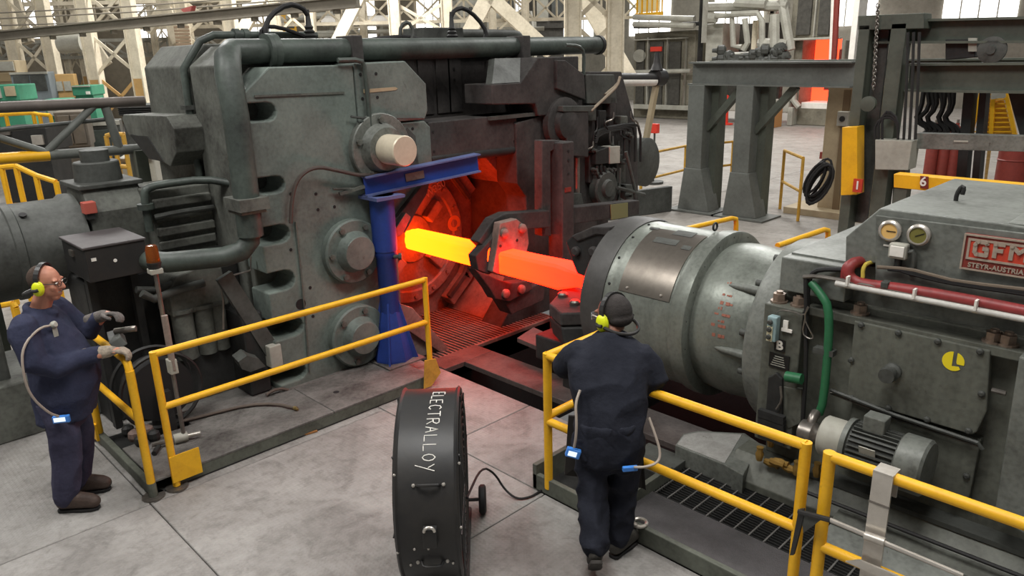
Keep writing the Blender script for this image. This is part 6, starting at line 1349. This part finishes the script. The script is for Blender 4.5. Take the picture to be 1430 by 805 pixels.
lv = thing('louvre_panel', tuple(atd(258,70,25)), 'brown louvred vent panel between the cream columns', 'vent'); A = atd(246,62,25); Bq = atd(264,38,25)
for k in range(6): 
    z = A.z+(Bq.z-A.z)*k/5; MB().bar(V(A.x,A.y,z), V(Bq.x,Bq.y,z), .1, .08).build('slat', mat('louvre_brown','7d6a55',.7) if k == 0 else MATS['louvre_brown'], lv)
# pipe boom with yellow sleeve leading to the press
bm = thing('pipe_boom', (-8.6, 1.5, 2.2), 'trussed pipe boom with yellow sleeve reaching to the press', 'boom')
MB().tube([V(-8.6,.9,2.685), V(-8.6,2.95,2.66)], .055, 12).build('top_chord', mat('brown_grey_pipe','5f5751',.5,0,'433d39',.6,3,30), bm, smooth=True)
MB().tube([V(-8.6,1.94,2.19), V(-8.6,2.85,2.17)], .052, 12).build('bottom_chord', FRM, bm, smooth=True); MB().tube([V(-8.6,1.0,2.215), V(-8.6,1.96,2.19)], .056, 12).build('yellow_sleeve', YEL, bm, smooth=True)
MB().tube([V(-8.6,1.94,2.22), V(-8.6,2.45,2.64)], .038, 10).build('diagonal', FRM, bm, smooth=True); MB().tube([V(-8.6,1.94,2.22), V(-8.6,1.4,2.48)], .038, 10).build('diagonal', FRM, bm, smooth=True); MB().tube([V(-8.62,1.2,2.45), V(-8.62,2.6,2.5)], .022, 8).build('feed_pipe', DGREY, bm, smooth=True)
MB().tube([V(-8.6,2.56,2.62), V(-8.6,2.62,2.2)], .045, 10).build('diagonal', FRM, bm, smooth=True)
for y in (1.2, 2.8): MB().box((-8.7,y-.06,0),(-8.5,y+.06,2.16)).build('boom_post', FRMG, bm)
# yellow guard frames far left
def gframe(label, pts, dist, m=YEL):
    P_ = [atd(x, y, dist) for x, y in pts]; o = thing('guard_rail', (P_[0].x, P_[0].y, 0), label, 'guard rail')
    for p, q in zip(P_[:-1], P_[1:]):
        for dz in (0, -.5): MB().tube([p+V(0,0,dz), q+V(0,0,dz)], .035, 8).build('rail', m, o, smooth=True)
    for p in P_: MB().tube([V(p.x,p.y,0), p], .035, 8).build('post', m, o, smooth=True)
gframe('yellow guard frame seen under the pipe boom at left', [(-10,162),(8,160),(46,158),(55,160),(70,161)], 14)
gframe('pale yellow guard rail at left edge above motor cylinder', [(-20,236),(2,234),(22,232),(50,245),(78,254)], 9.5)
gframe('yellow guard posts beneath the motor cylinder at left edge', [(-15,430),(18,424),(22,430)], 8.6)
gframe('thin yellow guard rail in front of the chute hood', [(148,190),(158,187),(172,188)], 11.5, YELD)
# benches, bins and machines in the far left bay
def crate(name, label, cat, x0, y0, x1, y1, dist, m, depth=.8, parts=()):
    a, b = atd(x0,y1,dist), atd(x1,y0,dist); u = V(b.x-a.x,b.y-a.y,0); L = u.length; u.normalize(); v = V(-u.y,u.x,0)
    c = (a+b)/2; h = b.z-a.z; R3 = Matrix((u, v, V(0,0,1))).transposed(); z0 = a.z
    o = thing(name, (c.x+v.x*depth/2, c.y+v.y*depth/2, max(0,z0)), label, cat)
    MB().obox(V(c.x,c.y,z0+h/2)+v*depth/2, (L,depth,h), R3).build('main_body', m, o, bevel=.02)
    if z0 > .2: MB().obox(V(c.x,c.y,z0/2)+v*depth/2, (L*.9,depth*.8,z0), R3).build('lower_body', m, o)
    for (fx0,fz0,fx1,fz1,fm,nm) in parts:
        MB().obox(V(c.x,c.y,z0+h*(fz0+fz1)/2)+u*(L*((fx0+fx1)/2-.5))-v*.02, (L*(fx1-fx0),.06,h*(fz1-fz0)), R3).build(nm, fm, o, bevel=.005)
    return o
crate('green_bin', 'bright green steel bin under the cream lattice column', 'bin', 102, 119, 127, 134, 20, TEAL, 1.0, ((.05,.85,.95,.97,PALEG,'rim'),(.7,.1,.9,.4,WHITE,'sticker')))
crate('switch_panel', 'tan switch panel with two grey boxes on lattice column', 'panel', 70, 103, 102, 138, 20.5, TAN, .4, ((.3,.3,.55,.7,PALEG,'switch_box'),(.6,.3,.85,.7,PALEG,'switch_box')))
crate('window_booth', 'grey control booth with dark windows at far left', 'booth', 22, 100, 66, 142, 19.8, mat('booth_grey','7c8488',.6,0,'5b6266',.5,2,20), .6, ((.08,.35,.48,.9,DGREY,'booth_window'),(.52,.35,.92,.9,DGREY,'booth_window'),(0,.92,1,1,PALEG,'booth_roof')))
crate('teal_machine', 'teal machine tool at the left edge of the hall', 'machine', -12, 118, 24, 142, 17, TEAL, 1.0, ((.1,.2,.4,.8,PALEG,'panel'),(.55,.3,.9,.9,TANBOX,'panel')))
crate('storage_rack', 'tan and white storage rack at upper left edge', 'rack', -16, 84, 20, 118, 22, TANBOX, 1.0, ((.05,.55,.95,.95,PALEG,'shelf_front'),(.05,.1,.95,.45,mat('rack_brown','8b7a5c',.7),'shelf_front')))
crate('oily_machine', 'low dark oily machine under the pipe boom', 'machine', -10, 178, 62, 215, 12.5, DARK, 1.0, ((.1,.75,.4,1.0,BARE,'cover'),(.75,.3,.95,.7,BRIGHT,'spindle_nose')))
crate('brown_cabinet', 'brown-grey steel cabinet behind the boom diagonal', 'cabinet', 84, 155, 118, 207, 14.8, mat('brown_cabinet','6d655a',.65,0,'4c463e',.6,2,20), 1.0, ((.1,.1,.48,.9,MATS['brown_cabinet'],'door'),(.52,.1,.9,.9,MATS['brown_cabinet'],'door')))
crate('green_cabinet', 'dark green cabinet with pale top behind boom', 'cabinet', 122, 168, 166, 232, 16.2, DGREY, .7, ((0,.9,1,1,PALEG,'top'),(.1,.1,.9,.8,PIPEG,'door')))
crate('pale_hopper', 'pale grey bin beneath the chute hood', 'bin', 172, 218, 214, 262, 12, PALEG, .8, ((.05,.85,.95,.98,BARE,'rim'),))
crate('teal_chest', 'small teal chest behind the top chord of the boom', 'chest', 66, 138, 92, 165, 16.8, TEAL, .8, ((.1,.1,.9,.6,PALEG,'panel'),))
crate('louvred_unit', 'dark louvred cooling unit beside the press rear', 'cooler', 166, 146, 212, 162, 14, DGREY, .8, tuple((.03,.1+.2*k,.97,.2+.2*k,DARK,'slat') for k in range(4)))
lp2 = thing('insulated_pipe', tuple(atd(100,60,24)), 'short grey insulated duct slung between the cream columns', 'duct'); MB().cyl(atd(84,62,23.2), atd(116,60,23.2), .28, n=14).build('duct_shell', PALEG, lp2, smooth=True); MB().cyl(atd(80,54,24.6), atd(116,52,24.6), .2, n=12).build('dark_sleeve', DGREY, lp2, smooth=True)
# upper pipes seen over the press
pbr = thing('pipe_bridge', tuple(V(atd(620,90,36).x, atd(620,90,36).y, 0)), 'pipe bridge of white and grey overhead pipes behind the press top', 'pipework')
for k, (pts, rr_) in enumerate((([(450,30),(545,29)], .25), ([(610,28),(640,26),(700,24)], .12), ([(715,20),(740,18),(745,60)], .14), ([(400,26),(470,20)], .15), ([(440,46),(760,40)], .1))):
    MB().tube([atd(x,y,36) for x,y in pts], rr_, 8).build('overhead_pipe', WHITE if k < 1 else PALEG, pbr, smooth=True)
for px in (460, 530, 610, 680, 745):
    p = atd(px,30,36.3); MB().bar(V(p.x,p.y,0), p, .2, .2).build('bridge_post', PALEG, pbr)
for k, (x0,y0,x1,y1,m) in enumerate(((385,18,412,45,YEL),(640,0,668,50,PALEG),(470,8,500,40,CREAM),(745,-10,790,40,FURND),(690,-10,720,30,CREAM))):
    crate('wall_unit', ['yellow wall unit behind the cable on the press top','grey wall unit between the wide and slim columns','cream wall unit behind the left cable boot','dark mesh wall unit left of the large column','cream wall unit above the slim column foot'][k], 'wall unit', x0, y0, x1, y1, 38, m, .8, ((.1,.2,.45,.8,PALEG,'panel'),(.55,.2,.9,.8,DGREY,'panel')))
for o in bpy.data.objects:
    for k in ('_w', '_l'):
        if k in o: del o[k]
